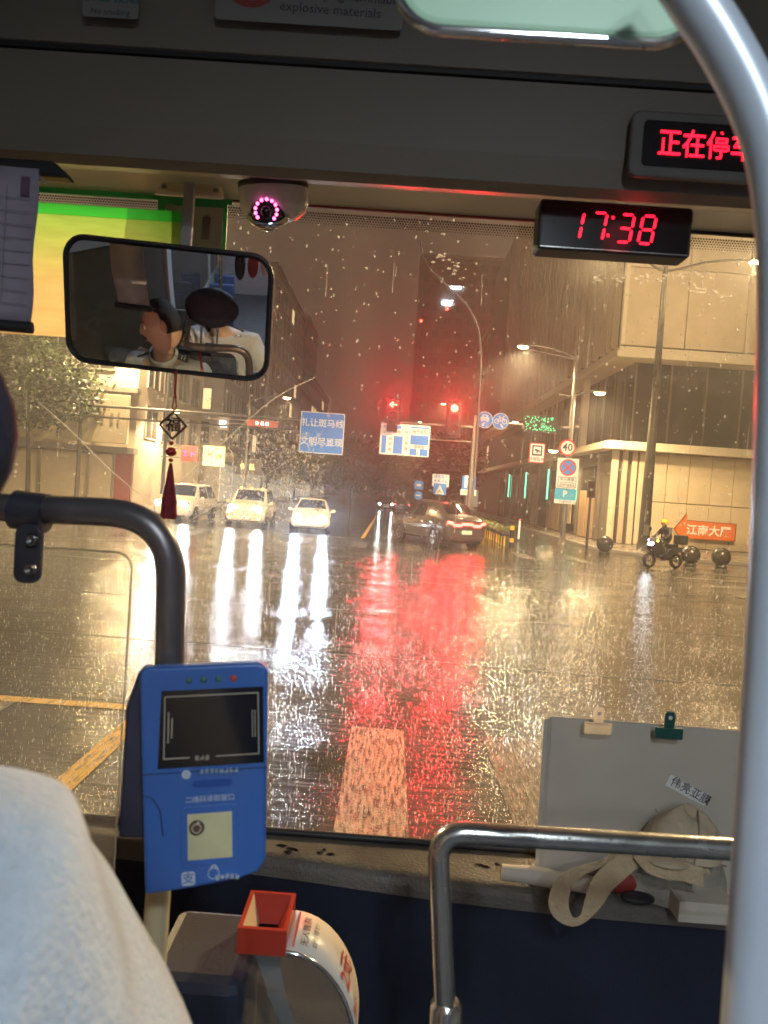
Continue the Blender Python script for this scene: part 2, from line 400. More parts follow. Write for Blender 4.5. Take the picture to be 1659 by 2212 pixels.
# podium stone panels, two rows, open joints
pan = MB(); pan.box((0, 0, 0), (1.145, .12, 2.28)); p0 = None
pan2 = MB(); pan2.box((0, 0, 0), (1.145, .12, 2.52)); p1 = None
for i in range(15):
    for j in range(2):
        x = 2.35 + i * 1.17; src = (p0, p1)[j]
        l = (x, .05, (1.17, 3.61)[j])
        if src is None:
            o = (pan, pan2)[j].build('panel', 'wall_beige', rb, bevel=.012, loc=l)
            if j == 0: p0 = o
            else: p1 = o
        else: inst(src, 'panel', rb, l)
cpan = MB(); cpan.box((0, 0, 0), (.34, .2, 4.85))
cp = cpan.build('pilaster', 'wall_beige2', rb, bevel=.015, loc=(.19, .0, 2.45))
for x in (.72, 1.22, 1.62): inst(cp, 'pilaster', rb, (x, .03, 2.45), (0, 0, 0), (1, 1, 1) if x > 1.5 else (.75, 1, 1))
mb = MB(); mb.box((17.8, 29.8, 5.08), (36.9, 60.9, .34)); mb.box((17.85, 29.85, 5.31), (36.4, 60.4, .12)); mb.build('cornice', 'cornice_stone', rb, bevel=.02)
mb = MB(); mb.box((19.2, 31.2, 7.55), (36, 60, 4.4)); mb.build('recessed_storey', 'dark_glass', rb)
mul = MB(); mul.box((0, 0, 0), (.09, .1, 4.3)); m0 = None
for i in range(14):
    l = (1.3 + i * 1.9, 1.17, 7.55)
    if m0 is None: m0 = mul.build('mullion', 'dark_stone', rb, loc=l)
    else: inst(m0, 'mullion', rb, l)
for i in range(16): inst(m0, 'mullion', rb, (1.17, 2.6 + i * 1.9, 7.55))
mb = MB(); mb.box((.25, 7.5, 7.55), (.4, .5, 4.3)); mb.build('corner_column', 'wall_beige2', rb, bevel=.02)
mb = MB(); mb.box((18, 30, 20.5), (35.6, 59.6, 20.4)); mb.build('upper_wall', 'joint_dark', rb)
mb = MB(); mb.box((17.95, 29.95, 9.92), (36.3, 60.3, .36)); mb.box((17.95, 29.95, 10.22), (36.0, 60.0, .2)); mb.build('ledge', 'cornice_stone', rb, bevel=.02)
up = MB(); up.box((0, 0, 0), (3.06, .2, 4.02)); u0 = None
for i in range(8):
    for j in range(5):
        l = (1.75 + i * 3.1, .06, 12.4 + j * 4.08)
        if u0 is None: u0 = up.build('panel', 'wall_beige', rb, bevel=.02, loc=l)
        else: inst(u0, 'panel', rb, l)
cs = MB(); cs.box((.1, .12, 20.5), (.24, .26, 20.2)); cs.build('corner_trim', 'cornice_stone', rb, bevel=.02)
fin = MB(); fin.box((0, 0, 0), (.42, .22, 20.2)); f0 = None
for i in range(34):
    l = (.06, 1.1 + i * 1.25 + (.25 if i % 3 == 0 else 0), 20.5)
    if f0 is None: f0 = fin.build('fin', 'fin_stone', rb, bevel=.015, loc=l)
    else: inst(f0, 'fin', rb, l)
# street side of the podium: dark shop fronts, brown timber doors, a soffit
sf = MB(); sf.box((0, 0, 0), (.08, 3.6, 3.9)); s0 = None
for i in range(9):
    l = (.04, 4.2 + i * 4.2, 2.2)
    if s0 is None: s0 = sf.build('shop_window', 'dark_glass', rb, loc=l)
    else: inst(s0, 'shop_window', rb, l)
sp = MB(); sp.box((0, 0, 0), (.22, .46, 4.7)); q0 = None
for i in range(10):
    l = (.02, 2.1 + i * 4.2, 2.4)
    if q0 is None: q0 = sp.build('pier', 'dark_stone', rb, bevel=.02, loc=l)
    else: inst(q0, 'pier', rb, l)
dr = MB(); dr.box((0, 0, 0), (.1, 1.5, 2.7)); d0 = dr.build('timber_panel', 'brown_panel', rb, bevel=.02, loc=(-.02, 3.4, 1.4))
for y in (5.0, 11.8, 13.4, 20.2): inst(d0, 'timber_panel', rb, (-.02, y, 1.4))
po = MB(); po.box((0, 0, 0), (.05, 2.2, 2.5)); po.build('poster', mat('poster_pale', (.34, .27, .20), .4, var=.5, scale=1.5), rb, loc=(-.1, 8.6, 1.9))
gl = MB(); gl.box((0, 0, 0), (.08, .1, 2.2)); g0 = None
for y in (6.6, 15, 24, 33):
    if g0 is None: g0 = gl.build('wall_lamp', 'neon_green', rb, loc=(-.12, y, 3.2))
    else: inst(g0, 'wall_lamp', rb, (-.12, y, 3.2))
# ================================================================== LEFT CORNER BUILDING with the long shop sign
LB = -14.8
lb = thing('shop_building', 'low cream corner shop building with a long beige fascia sign', 'building', (LB, 42, .13))
mb = MB(); mb.box((-17, 7, 6.5), (34, 14, 13)); mb.build('wall', 'cream_wall', lb)
mb = MB(); mb.box((-17, -.25, 3.15), (34.3, .8, .35)); mb.box((-17, -.2, 6.55), (34.3, .7, .3)); mb.build('ledge', 'grey_wall', lb, bevel=.02)
fp = MB(); fp.box((0, 0, 0), (2.0, .14, 2.85)); k0 = None
for i in range(12):
    l = (-2.2 - i * 2.04, -.08, 1.46)
    if k0 is None: k0 = fp.build('panel', 'sign_board', lb, bevel=.01, loc=l)
    else: inst(k0, 'panel', lb, l)
mb = MB(); mb.box((-.55, -.1, 1.5), (.9, .2, 3.0)); mb.build('red_pillar', 'red_panel', lb, bevel=.02)
grid_windows(lb, -33, -1, 7.2, 12.6, 13, 2, -.02, 'front')
grid_windows(lb, 1, 13, 3.5, 12.5, 4, 3, 0.0, 'right')
sb = thing('fascia_sign', 'long beige shop fascia sign with unlit dark letters on cream building', 'sign', (LB, 41.35, .13), SIGN())
mb = MB(); mb.prism([(-7.0, 3.5), (-.15, 3.5), (-.15, 6.2), (-7.0, 6.2)], 0, .3); mb.build('board', 'sign_board', sb, bevel=.02)
mb = MB(); mb.text('Mellin', 1.15, (-5.5, 5.05, .32), .02); mb.build('lettering', 'sign_letter', sb)
mb = MB(); strokes(mb, -2.2, 4.9, .32, .8, 4, 3); mb.build('lettering', mat('sign_letter_faint', (.42, .34, .24), .6), sb, kind='stuff')
for i in range(2):
    mb = MB(); mb.prism([(-14.6, 3.5 + i * .0), (-7.2, 3.5), (-7.2, 5.0), (-14.6, 5.0)], 0, .18)
    if i == 0: mb.build('board', 'cream_wall', sb, bevel=.02)

# ---- the row of buildings along the left side of the street
def block(name, label, x, y, w, d, h, wallm, nx, nz, side='right', litp=.1, z0=4.2):
    r = thing(name, label, 'building', (x, y, .13))
    mb = MB(); mb.box((-w / 2 if side == 'right' else w / 2, d / 2, h / 2), (w, d, h)); mb.build('wall', wallm, r)
    mb = MB(); s = -1 if side == 'right' else 1
    mb.box((s * w / 2, d / 2, h + .3), (w + .5, d + .5, .6)); mb.build('parapet', 'grey_wall', r)
    grid_windows(r, .5, d - .5, z0, h - .5, nx, nz, 0.0, 'right' if side == 'right' else 'left', litp=litp)
    grid_windows(r, *((-w + .5, -.5) if side == 'right' else (.5, w - .5)), z0, h - .5, max(2, int(w / 3)), nz, 0.0, 'front', litp=litp)
    sh = MB(); sh.box((0, 0, 0), (.1, d / 4 - .4, 2.9)); o = None
    for i in range(4):
        l = (-s * .04, d / 8 + i * d / 4, 1.6)
        if o is None: o = sh.build('shop_front', 'dark_glass' if i % 2 else 'shop_lit_white', r, loc=l)
        else: inst(o, 'shop_front', r, l)
    mb = MB(); mb.box((-s * .5, d / 2, 3.6), (1.1, d - .4, .5)); mb.build('canopy', 'dark_stone', r, bevel=.02)
    return r
block('street_building', 'grey street building with shop canopy next to the cream corner shop', -13.6, 57.5, 12, 18, 15, 'grey_wall', 6, 4)
block('street_building', 'taller pale street building beyond the grey one with shops', -13.6, 77, 12, 24, 24, 'cream_wall', 8, 7)
block('street_building', 'farthest dark street building on the neon shop side', -13.6, 103, 12, 40, 18, 'tower_dark', 10, 5)
block('office_block', 'brown office block behind the tall corner building', 14.5, 101, 20, 45, 30, 'tower_dark', 8, 8, 'left', .06)
tw = block('tower', 'dark high-rise tower at the end of the street', 3.2, 190, 24, 22, 62, 'tower_dark', 5, 16, 'left', .03, 6)
tw2 = block('tower', 'broad dim residential tower behind the left shops', -22, 170, 46, 22, 40, 'tower_dark', 5, 10, 'right', .05, 6)
rl = MB(); rl.sphere((0, 0, 0), .35, 10, 6)
rl.build('beacon', mat('beacon_red', (.4, .02, .02), .4, em=(1, .05, .03), es=14), tw, loc=(1.0, -.2, 45.5))
rl.build('beacon', 'beacon_red', tw, loc=(7.4, -.2, 49))
# ---- hanging shop signs along the left
def blade(name, label, px, py, Y, w, h, boardm, txt, txtm, size, lightcol=None, power=0):
    c = P(px, py, Y); r = thing(name, label, 'sign', c, SIGN(radians(8)))
    mb = MB(); mb.prism([(-w / 2, -h / 2), (w / 2, -h / 2), (w / 2, h / 2), (-w / 2, h / 2)], -.12, 0); mb.build('box', boardm, r, bevel=.01)
    mb = MB(); strokes(mb, 0, 0, .012, size, txt, txt + int(w * 10)); mb.build('lettering', txtm, r, kind='stuff')
    mb = MB(); mb.box((-w / 2 - .6, h * .3, -.06), (1.2, .06, .06)); mb.box((-w / 2 - .6, -h * .3, -.06), (1.2, .06, .06)); mb.build('bracket', 'dark_stone', r)
    if power: light('glow', 'POINT', (0, 0, .5), power, lightcol, r, .3)
    return r
blade('neon_sign', 'glowing red neon shop sign beside the cream shop building', 409, 980, 45.2, 1.0, .95, 'red_panel', 2, 'neon_red', .46, (1, .05, .1), 30)
blade('shop_sign', 'lit yellow shop sign box with dark characters on the left street', 462, 985, 52, 1.5, 1.4, 'neon_yellow', 2, 'sign_letter', .55, (1, .7, .25), 25)
blade('shop_sign', 'small dark sign with yellow rim and yellow characters', 535, 1008, 60, 2.2, 1.3, 'dark_stone', 2, 'neon_yellow', .6)
blade('shop_sign', 'narrow white lit sign above the red neon sign', 482, 915, 50, .8, .9, 'dark_stone', 1, 'neon_white', .6, (1, .95, .9), 20)
blade('banner_sign', 'red and white striped hanging board under the signal arm', 567, 915, 50, 2.1, .45, 'red_panel', 3, 'neon_white', .3)
# ================================================================== STREET THINGS
mat('pole_grey', (.20, .19, .17), .38, metal=.4, var=.15, scale=4)
mat('pole_dark', (.05, .045, .04), .35, var=.3, scale=4, rvar=.1)
mat('sign_blue', (.03, .26, .80), .35, var=.06)
mat('sign_white', (.86, .86, .83), .35, var=.04)
mat('sign_red', (.62, .03, .03), .35)
mat('sign_yellow', (.72, .55, .18), .35)
mat('sign_black', (.02, .02, .02), .4)
mat('sign_cyan', (.05, .45, .72), .35)
mat('signal_black', (.012, .012, .012), .5)
mat('signal_red', (.5, .02, .01), .3, em=(1, .010, .005), es=110.0)
mat('signal_off', (.05, .01, .01), .25)
mat('lamp_glass', (.9, .7, .4), .3, em=(1, .66, .30), es=60.0)
mat('lamp_glass_dim', (.9, .7, .4), .3, em=(1, .66, .30), es=16.0)
mat('lamp_glass_white', (.9, .9, .9), .3, em=(.82, 1, .86), es=22.0)
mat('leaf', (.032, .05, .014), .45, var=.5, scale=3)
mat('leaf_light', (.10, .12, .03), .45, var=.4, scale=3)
mat('bark', (.09, .07, .05), .7, var=.3, bump=.5, bscale=30)
mat('stake_wood', (.25, .18, .11), .7)
mat('bollard_yellow', (.75, .45, .03), .4)
mat('stone_ball', (.035, .032, .03), .25, var=.3)
WARM = (1.0, .72, .37)
def mb_sign(r, poly, m, z0=-.02, z1=0.0, name='panel', bevel=.0):
    mb = MB(); mb.prism(poly, z0, z1); return mb.build(name, m, r, bevel=bevel)
def rect(x0, y0, x1, y1): return [(x0, y0), (x1, y0), (x1, y1), (x0, y1)]

# ---- street lamps -----------------------------------------------------------
def street_lamp(label, px, py, Y, basex=None, arm=None, power=0, lens='lamp_glass', mast=True, r0=.11, group='street lamps', spot=155, tilt=0.0):
    """head at the seen point; arm runs sideways to a mast standing on the pavement"""
    h = P(px, py, Y); arm = arm if arm is not None else 2.5
    r = thing('street_lamp', label, 'lamp', (h.x + arm, Y, 0), 0, group)
    if mast:
        mb = MB(); mb.tube([(0, 0, 0), (0, 0, h.z * .5), (0, 0, h.z - .4), (0, 0, h.z + .15)], [r0, r0 * .8, r0 * .6, r0 * .55], 14); mb.lathe([(r0 * 2, 0), (r0 * 2, .06), (r0 * 1.5, .2), (r0, .5)], 16); mb.build('mast', 'pole_grey', r)
    mb = MB(); mb.tube(smooth_path([(0, 0, h.z - .35), (-arm * .4, 0, h.z - .02), (-arm + .3 * (1 if arm > 0 else -1), 0, h.z + .12)]), .04, 8); mb.build('arm', 'pole_grey', r)
    mb = MB(); s = 1 if arm > 0 else -1
    mb.prism([(-arm + .36 * s, -.14), (-arm - .3 * s, -.11), (-arm - .38 * s, 0), (-arm - .3 * s, .11), (-arm + .36 * s, .14)][::s], h.z + .03, h.z + .14); mb.build('lamp_head', 'pole_grey', r, bevel=.03)
    mb = MB(); mb.sphere((-arm, 0, h.z + .03), .2, 14, 8, (1.3, .55, .55), None, .5, 1.0); mb.build('lens', lens, r)
    if power: light('lamp_light', 'SPOT', (-arm, 0, h.z - .12), power, WARM, r, .15, spot, (tilt, 0, 0), .35)
    return r
street_lamp('amber street lamp on left arm of the mast by the speed limit sign', 1130, 750, 36, arm=2.55, power=5000, mast=False)
street_lamp('amber street lamp on right arm of the mast by the speed limit sign', 1295, 850, 36, arm=-1.3, power=3200, mast=False)
street_lamp('amber street lamp behind the hanging red charm', 380, 890, 45, arm=-1.8, power=3200)
street_lamp('amber street lamp on the tall post before the cream shop, above the trees', 300, 650, 40.3, arm=1.9, power=9500)
street_lamp('amber street lamp over the left lanes behind the white car', 620, 860, 52, arm=-2.6, power=2400)
street_lamp('smaller amber street lamp above the yellow shop sign', 535, 908, 68, arm=-2.4, power=2500, lens='lamp_glass_dim')
street_lamp('far amber lamp close beside the round red signal', 958, 873, 85, arm=3, power=2500, lens='lamp_glass_dim')
street_lamp('tiny far amber lamp just above the street map sign', 907, 912, 120, arm=3, power=2000, lens='lamp_glass_dim')
street_lamp('tiny far lamp between the blue round signs and the green board', 1113, 912, 62, arm=2, power=0, lens='lamp_glass_dim', r0=.06)
street_lamp('low lamp between the white camera sign and speed limit sign', 1195, 975, 44, arm=1.0, power=1500, lens='lamp_glass', r0=.05)
# tall junction mast with two lamp arms reaching over the crossing
b = P(1388, 1196, 34)
hm = thing('high_mast', 'tall tapered steel lamp mast beside the motorcycle rider', 'lamp mast', (b.x, 34, .0))
mb = MB(); mb.tube([(0, 0, 0), (0, 0, 4), (0, 0, 9), (0, 0, 13.2)], [.27, .22, .15, .11], 20); mb.lathe([(.42, 0), (.42, .08), (.3, .1), (.29, .5)], 20); mb.build('mast', 'pole_dark', hm)
mb = MB(); mb.tube(smooth_path([(-3.6, -2.5, 12.9), (-1.5, -1.0, 13.1), (0, 0, 12.9), (1.6, -1.0, 13.1), (3.2, -2.2, 12.9)]), .06, 8); mb.build('arm', 'pole_dark', hm)
for sx, sy in ((-3.6, -2.5), (3.2, -2.2)):
    mb = MB(); mb.box((sx, sy, 12.88), (.9, .36, .14)); hd = mb.build('lamp_head', 'pole_grey', hm, bevel=.04)
    mb = MB(); mb.box((sx, sy, 12.80), (.8, .3, .03)); mb.build('lens', 'lamp_glass', hd)
    light('lamp_light', 'POINT', (sx, sy, 12.55), 800, WARM, hm, .25)
mb = MB(); mb.box((0, -.26, 1.1), (.24, .06, .5)); mb.build('hatch', 'pole_grey', hm, bevel=.01)
# lamp over the near side of the junction, its mast stands right of the bus
street_lamp('tall amber lamp above the near right kerb of the junction', 1950, 120, 17, arm=3.4, power=17000)
street_lamp('tall amber lamp above the near left kerb of the junction', -420, 150, 17, arm=-3.4, power=18000)

# ---- gantries ------------------------------------------------------------------
def gantry(label, base, height, arms, r=.13):
    g = thing('sign_gantry', label, 'gantry', base)
    mb = MB(); mb.tube([(0, 0, 0), (0, 0, height * .6), (0, 0, height)], [r, r * .85, r * .7], 16); mb.lathe([(r * 2, 0), (r * 2, .07), (r * 1.3, .2), (r, .45)], 16); mb.build('post', 'pole_grey', g)
    for (x1, z0, z1, ra) in arms:
        mb = MB(); mb.tube([(0, 0, z0), (x1 * .5, 0, (z0 + z1) / 2), (x1, 0, z1)], [ra, ra * .8, ra * .6], 10); mb.build('arm', 'pole_grey', g)
    return g
gl_ = P(165, 1075, 40); top = P(650, 905, 40); low = P(650, 935, 40); e1 = P(560, 897, 40)
gantry('grey gantry post behind the street tree with an arm carrying the blue slogan sign', (gl_.x, 40, 0), top.z + .5, [(P(742, 905, 40).x - gl_.x, top.z - .05, top.z - .05, .09), (P(742, 940, 40).x - gl_.x, low.z + .1, low.z + .1, .06)])
gr = P(1012, 1095, 41); t1 = P(860, 918, 41); t2 = P(940, 930, 41)
gantry('slim gantry post behind the dark crossover car holding signals and street map sign', (gr.x, 41, 0), t1.z + .8, [(P(822, 905, 41).x - gr.x, t1.z + .15, t1.z + .15, .08), (P(822, 905, 41).x - gr.x, t2.z - .5, t2.z - .5, .05)])
gd = P(1213, 1190, 36); a1 = P(1120, 915, 36); topd = P(1243, 768, 36)
gantry('mast with lamp arms, round blue signs, green board and speed limit sign', (gd.x, 36, 0), topd.z, [(P(1035, 912, 36).x - gd.x, a1.z - .05, a1.z - .05, .07), (P(1130, 752, 36).x - gd.x + .1, topd.z - .2, topd.z + .15, .045), (P(1295, 850, 36).x - gd.x - .1, P(1240, 855, 36).z, P(1295, 850, 36).z + .12, .045), (P(1208, 852, 36).x - gd.x, P(1208, 855, 36).z, P(1208, 852, 36).z, .04)])
# curved slim pole that arches over the junction
cp_ = [P(1020, 1085, 33), P(1027, 1000, 33), P(1034, 880, 33), P(1038, 780, 33), P(1033, 710, 33), P(1005, 655, 33), P(965, 615, 33), P(930, 580, 33), P(915, 552, 33), P(908, 520, 33)]
g0 = Vector((cp_[0].x, 33, 0)); o = thing('curved_pole', 'slim grey pole with an S-curved arching top above the blue round signs', 'pole', g0)
mb = MB(); mb.tube([Vector((0, 0, 0))] + [p - g0 for p in smooth_path(cp_, 4)], [.07] * 1 + [.06 - .03 * i / 36 for i in range(37)], 10); mb.build('pole', 'pole_grey', o)
mb = MB(); mb.lathe([(.14, 0), (.14, .05), (.09, .2), (.07, .4)], 14); mb.build('base', 'pole_grey', o)

# ---- traffic signals -----------------------------------------------------------
def signal(label, px, py, Y, lit='disc'):
    c = P(px, py, Y); r = thing('traffic_signal', label, 'traffic light', c, SIGN()); r.scale = (1.35, 1.35, 1.35)
    mb = MB(); mb.prism(rrect(.44, 1.3, .06, 3, 0, -.43), -.2, 0); mb.build('housing', 'signal_black', r, bevel=.015)
    mb = MB(); mb.prism(rrect(.62, 1.5, .05, 3, 0, -.43), -.24, -.21); mb.build('backboard', 'signal_black', r)
    for k in range(3):
        y = -k * .43
        mb = MB()
        for i in range(13):
            a0 = radians(-20 + 220 * i / 13); a1 = radians(-20 + 220 * (i + 1) / 13)
            mb.add([(.18 * cos(a0), y + .18 * sin(a0), 0), (.18 * cos(a1), y + .18 * sin(a1), 0), (.18 * cos(a1), y + .18 * sin(a1), .2), (.18 * cos(a0), y + .18 * sin(a0), .2)], [(0, 1, 2, 3)])
        mb.build('visor', 'signal_black', r)
        mb = MB()
        if k == 0 and lit == 'arrow':
            mb.prism([(-.17, 0), (-.03, .13), (.02, .08), (-.05, .025), (.16, .025), (.16, -.025), (-.05, -.025), (.02, -.08), (-.03, -.13)][::-1], .005, .03); mb.build('arrow_lens', 'signal_red', r)
        else:
            mb.disc((0, y, .01), .155, 24); mb.build('lens', 'signal_red' if k == 0 else 'signal_off', r)
    light('signal_light', 'SPOT', (0, 0, .26), 2300 if lit == 'disc' else 1900, (1, .012, .022), r, .14, 56, (0, 0, 0), .9).rotation_euler = (0, pi, 0)
    return r
signal('traffic signal showing a red left arrow above the street map sign', 850, 874, 40.6, 'arrow')
signal('traffic signal showing a round red light beside the curved pole', 982, 882, 40.6, 'disc')
o = thing('pedestrian_signal', 'small pedestrian signal on a short dark post near the stone ball', 'traffic light', G(1266, 1192), (0, 0, 0))
mb = MB(); mb.cyl((0, 0, 0), (0, 0, 3.05), .06, .05, 12); mb.build('post', 'pole_dark', o)
for z in (2.55, 2.95):
    mb = MB(); mb.box((0, -.08, z), (.32, .2, .34)); h_ = mb.build('housing', 'signal_black', o, bevel=.02)
    mb = MB(); mb.box((0, -.185, z), (.22, .01, .22)); mb.build('lens', 'signal_off', h_)

# ---- big blue slogan sign ----------------------------------------------------------
def panel_sign(name, label, px0, py0, px1, py1, Y, face, border=None, rz=0.0, frame=True):
    c = P((px0 + px1) / 2, (py0 + py1) / 2, Y); k = mpp(Y); w = (px1 - px0) * k; h = (py1 - py0) * k
    r = thing(name, label, 'sign', c, SIGN(rz))
    mb_sign(r, rrect(w, h, .04, 3), border or face, -.03, 0, 'rim' if border else 'panel', .0)
    if border: mb_sign(r, rrect(w - .1, h - .1, .03, 3), face, 0, .006, 'panel')
    if frame:
        mb = MB(); mb.box((0, h * .25, -.06), (w * .9, .06, .05)); mb.box((0, -h * .25, -.06), (w * .9, .06, .05)); mb.build('backing', 'pole_grey', r)
    return r, w, h, k
def lettering(r, items, m, z=.011, name='lettering'):
    mb = MB()
    for t, size, x, y, bold in items: mb.text(t, size, (x, y, z), bold)
    return mb.build(name, m, r)
r, w, h, k = panel_sign('slogan_sign', 'large blue sign with two lines of white characters beside the left signal', 648, 891, 743, 980, 39.8, 'sign_blue', 'sign_white', radians(2))
lettering(r, [('礼让斑马线', .46, 0, .5, .012), ('文明尽显现', .46, 0, -.5, .012)], 'sign_white')
# ---- street map sign
r, w, h, k = panel_sign('street_map_sign', 'white and blue street map sign hung under the left arrow signal', 821, 917, 928, 984, 40.9, 'sign_white', 'sign_white', radians(2))
mb = MB()
for (x0, y0, x1, y1) in ((-1.28, -.78, -1.02, .18), (-.62, -.78, -.12, .18), (.30, -.22, 1.30, .30), (.30, -.80, .68, -.44), (.86, -.80, 1.30, -.44), (-.95, .60, -.25, .76), (.30, .68, 1.30, .77)):
    mb.prism(rect(x0, y0, x1, y1), .006, .012)
mb.build('map_block', 'sign_blue', r)
mt_ = mat('sign_brown', (.16, .11, .05), .5)
it = [('小西门横街', .2, -.72, .40, .005), ('精严寺街', .2, .80, .48, .005), ('道前街', .2, .82, -.34, .005), ('东', .17, -1.16, .66, .005)]
it += [(ch, .2, .09, .42 - i * .3, .005) for i, ch in enumerate('禾兴南路')] + [(ch, .19, -.80, .02 - i * .3, .005) for i, ch in enumerate('县前街')]
lettering(r, it, mt_, .014)
# ---- round blue signs
def round_sign(label, px, py, Y, rad):
    c = P(px, py, Y); r = thing('round_sign', label, 'sign', c, SIGN())
    mb = MB(); mb.prism([(rad * cos(2 * pi * i / 36), rad * sin(2 * pi * i / 36)) for i in range(36)], -.03, 0); mb.build('rim', 'sign_white', r)
    mb = MB(); mb.prism([(rad * .93 * cos(2 * pi * i / 36), rad * .93 * sin(2 * pi * i / 36)) for i in range(36)], 0, .006); mb.build('panel', 'sign_blue', r)
    mb = MB(); mb.box((0, 0, -.08), (.08, rad * 1.6, .08)); mb.build('bracket', 'pole_grey', r)
    return r
def car_symbol(r, s, m='sign_white'):
    mb = MB(); mb.prism([(-.42 * s, -.05 * s), (.42 * s, -.05 * s), (.42 * s, .2 * s), (.3 * s, .28 * s), (.24 * s, .5 * s), (-.24 * s, .5 * s), (-.3 * s, .28 * s), (-.42 * s, .2 * s)], .007, .012)
    mb.prism(rect(-.36 * s, -.16 * s, -.2 * s, -.05 * s), .007, .012); mb.prism(rect(.2 * s, -.16 * s, .36 * s, -.05 * s), .007, .012); mb.build('car_symbol', m, r)
    mb = MB(); mb.prism([(-.19 * s, .28 * s), (.19 * s, .28 * s), (.15 * s, .43 * s), (-.15 * s, .43 * s)], .013, .016); mb.prism(rect(-.34 * s, .05 * s, .34 * s, .10 * s), .013, .016); mb.build('car_symbol', 'sign_blue', r)
def arrow_symbol(r, s, a, x, y):
    mb = MB(); M = Matrix.Translation((x, y, 0)) @ Matrix.Rotation(a, 4, 'Z')
    mb.prism([(-.06 * s, .2 * s), (-.06 * s, 0), (-.15 * s, 0), (0, -.2 * s), (.15 * s, 0), (.06 * s, 0), (.06 * s, .2 * s)], .007, .012, M); mb.build('arrow', 'sign_white', r)
def bike_symbol(r, s):
    mb = MB()
    for x in (-.36, .36): mb.ring((x * s, -.02 * s), .17 * s, .24 * s, .01, 20)
    for a, b in (((-.36, -.02), (-.1, .3)), ((-.1, .3), (.28, .3)), ((.36, -.02), (.22, .42)), ((-.1, .3), (.02, -.02)), ((.02, -.02), (.28, .3)), ((-.36, -.02), (.02, -.02)), ((-.1, .3), (-.14, .42)), ((-.24, .42), (-.04, .42)), ((.22, .42), (.34, .46))):
        A, B = Vector((a[0] * s, a[1] * s, .01)), Vector((b[0] * s, b[1] * s, .01)); d = (B - A).normalized() * .035 * s; n = Vector((-d.y, d.x, 0)); mb.quad(A - n, B - n, B + n, A + n)
    mb.build('bicycle_symbol', 'sign_white', r)
q = round_sign('round blue sign with white car symbol beside the bicycle sign', 1047, 907, 35.9, .40); car_symbol(q, .5); arrow_symbol(q, .55, radians(-35), -.06, -.22)
q = round_sign('round blue sign with white bicycle symbol next to the green board', 1081.5, 910, 35.85, .40); bike_symbol(q, .52); arrow_symbol(q, .55, radians(35), .06, -.22)
# ---- green dot-matrix board
c = P(1168, 917, 35.9); r = thing('message_board', 'dark electronic message board with scattered green dots', 'sign board', c, SIGN())
mb_sign(r, rect(-.84, -.42, .84, .42), 'signal_black', -.12, 0, 'panel', .02)
mb = MB(); rr = random.Random(5)
for i in range(90):
    x = rr.choice([-.55, -.2, .2, .55]) + rr.gauss(0, .12); y = rr.uniform(-.36, .36)
    if abs(x) < .8: mb.disc((x, y, .006), .017, 8)
mb.build('green_dots', mat('led_green', (.0, .3, .1), .4, em=(.05, 1, .3), es=4.0), r, kind='stuff')
mb = MB(); mb.box((.98, -.12, -.1), (.18, .2, .3)); mb.build('camera', 'signal_black', r, bevel=.02)
# ---- camera enforcement sign
r, w, h, k = panel_sign('camera_sign', 'white sign with a boxed camera picture and red characters', 1143, 957, 1177, 1000, 36.2, 'sign_white', 'sign_red', 0, False)
mb_sign(r, rrect(.50, .50, .03, 2, 0, .12), 'sign_black', .007, .012, 'picture_frame'); mb_sign(r, rect(-.18, -.05, .18, .30), 'sign_white', .012, .016, 'picture_ground')
mb = MB(); mb.prism([(-.14, .12), (.06, .05), (.13, .10), (.13, .14), (-.1, .2)], .016, .02); mb.prism(rect(-.03, -.01, .03, .08), .016, .02); mb.build('camera_symbol', 'sign_black', r)
lettering(r, [('天眼执法', .175, 0, -.31, .008)], 'sign_red')
mb = MB(); mb.box((.75, 0, -.05), (.9, .05, .05)); mb.build('bracket', 'pole_grey', r)
# ---- speed limit sign
c = P(1226, 967, 35.75); r = thing('speed_limit_sign', 'round white speed limit sign with red ring reading 40', 'sign', c, SIGN())
for rad, m_, z in ((.41, 'sign_red', 0), (.32, 'sign_white', .006)):
    mb = MB(); mb.prism([(rad * cos(2 * pi * i / 40), rad * sin(2 * pi * i / 40)) for i in range(40)], z - .03 if z == 0 else .0, z); mb.build('ring' if z == 0 else 'panel', m_, r)
lettering(r, [('40', .50, 0, .0, .012)], 'sign_black')
# ---- no stopping sign with text plate and parking plate
r, w, h, k = panel_sign('no_stopping_sign', 'tall white plate with round no stopping symbol under the speed limit sign', 1203, 990, 1249, 1055, 35.7, 'sign_white', None, 0, True)
for rad, m_, z in ((.40, 'sign_red', .005), (.33, 'sign_blue', .009)):
    mb = MB(); mb.prism([(rad * cos(2 * pi * i / 36), .28 + rad * sin(2 * pi * i / 36)) for i in range(36)], 0, z); mb.build('symbol_disc', m_, r)
mb = MB()
for a in (45, 135): mb.box((0, 0, 0), (.66, .075, .004), Matrix.Translation((0, .28, .012)) @ Matrix.Rotation(radians(a), 4, 'Z') @ Matrix.Translation((0, 0, .001 * (a > 90))))
mb.build('symbol_cross', 'sign_red', r)
mb = MB()
for (x0, y0, x1, y1) in ((-.44, -.20, .44, -.18), (-.44, -.68, .44, -.66), (-.44, -.66, -.42, -.20), (.42, -.66, .44, -.20)): mb.prism(rect(x0, y0, x1, y1), 0, .006)
mb.build('text_border', 'sign_black', r)
lettering(r, [('禾兴南路', .175, 0, -.30, .006), ('违停严管路段', .125, 0, -.58, .004)], 'sign_black')
mb = MB(); strokes(mb, 0, -.45, .011, .07, 9, 12); mb.build('small_print', 'sign_black', r, kind='stuff')
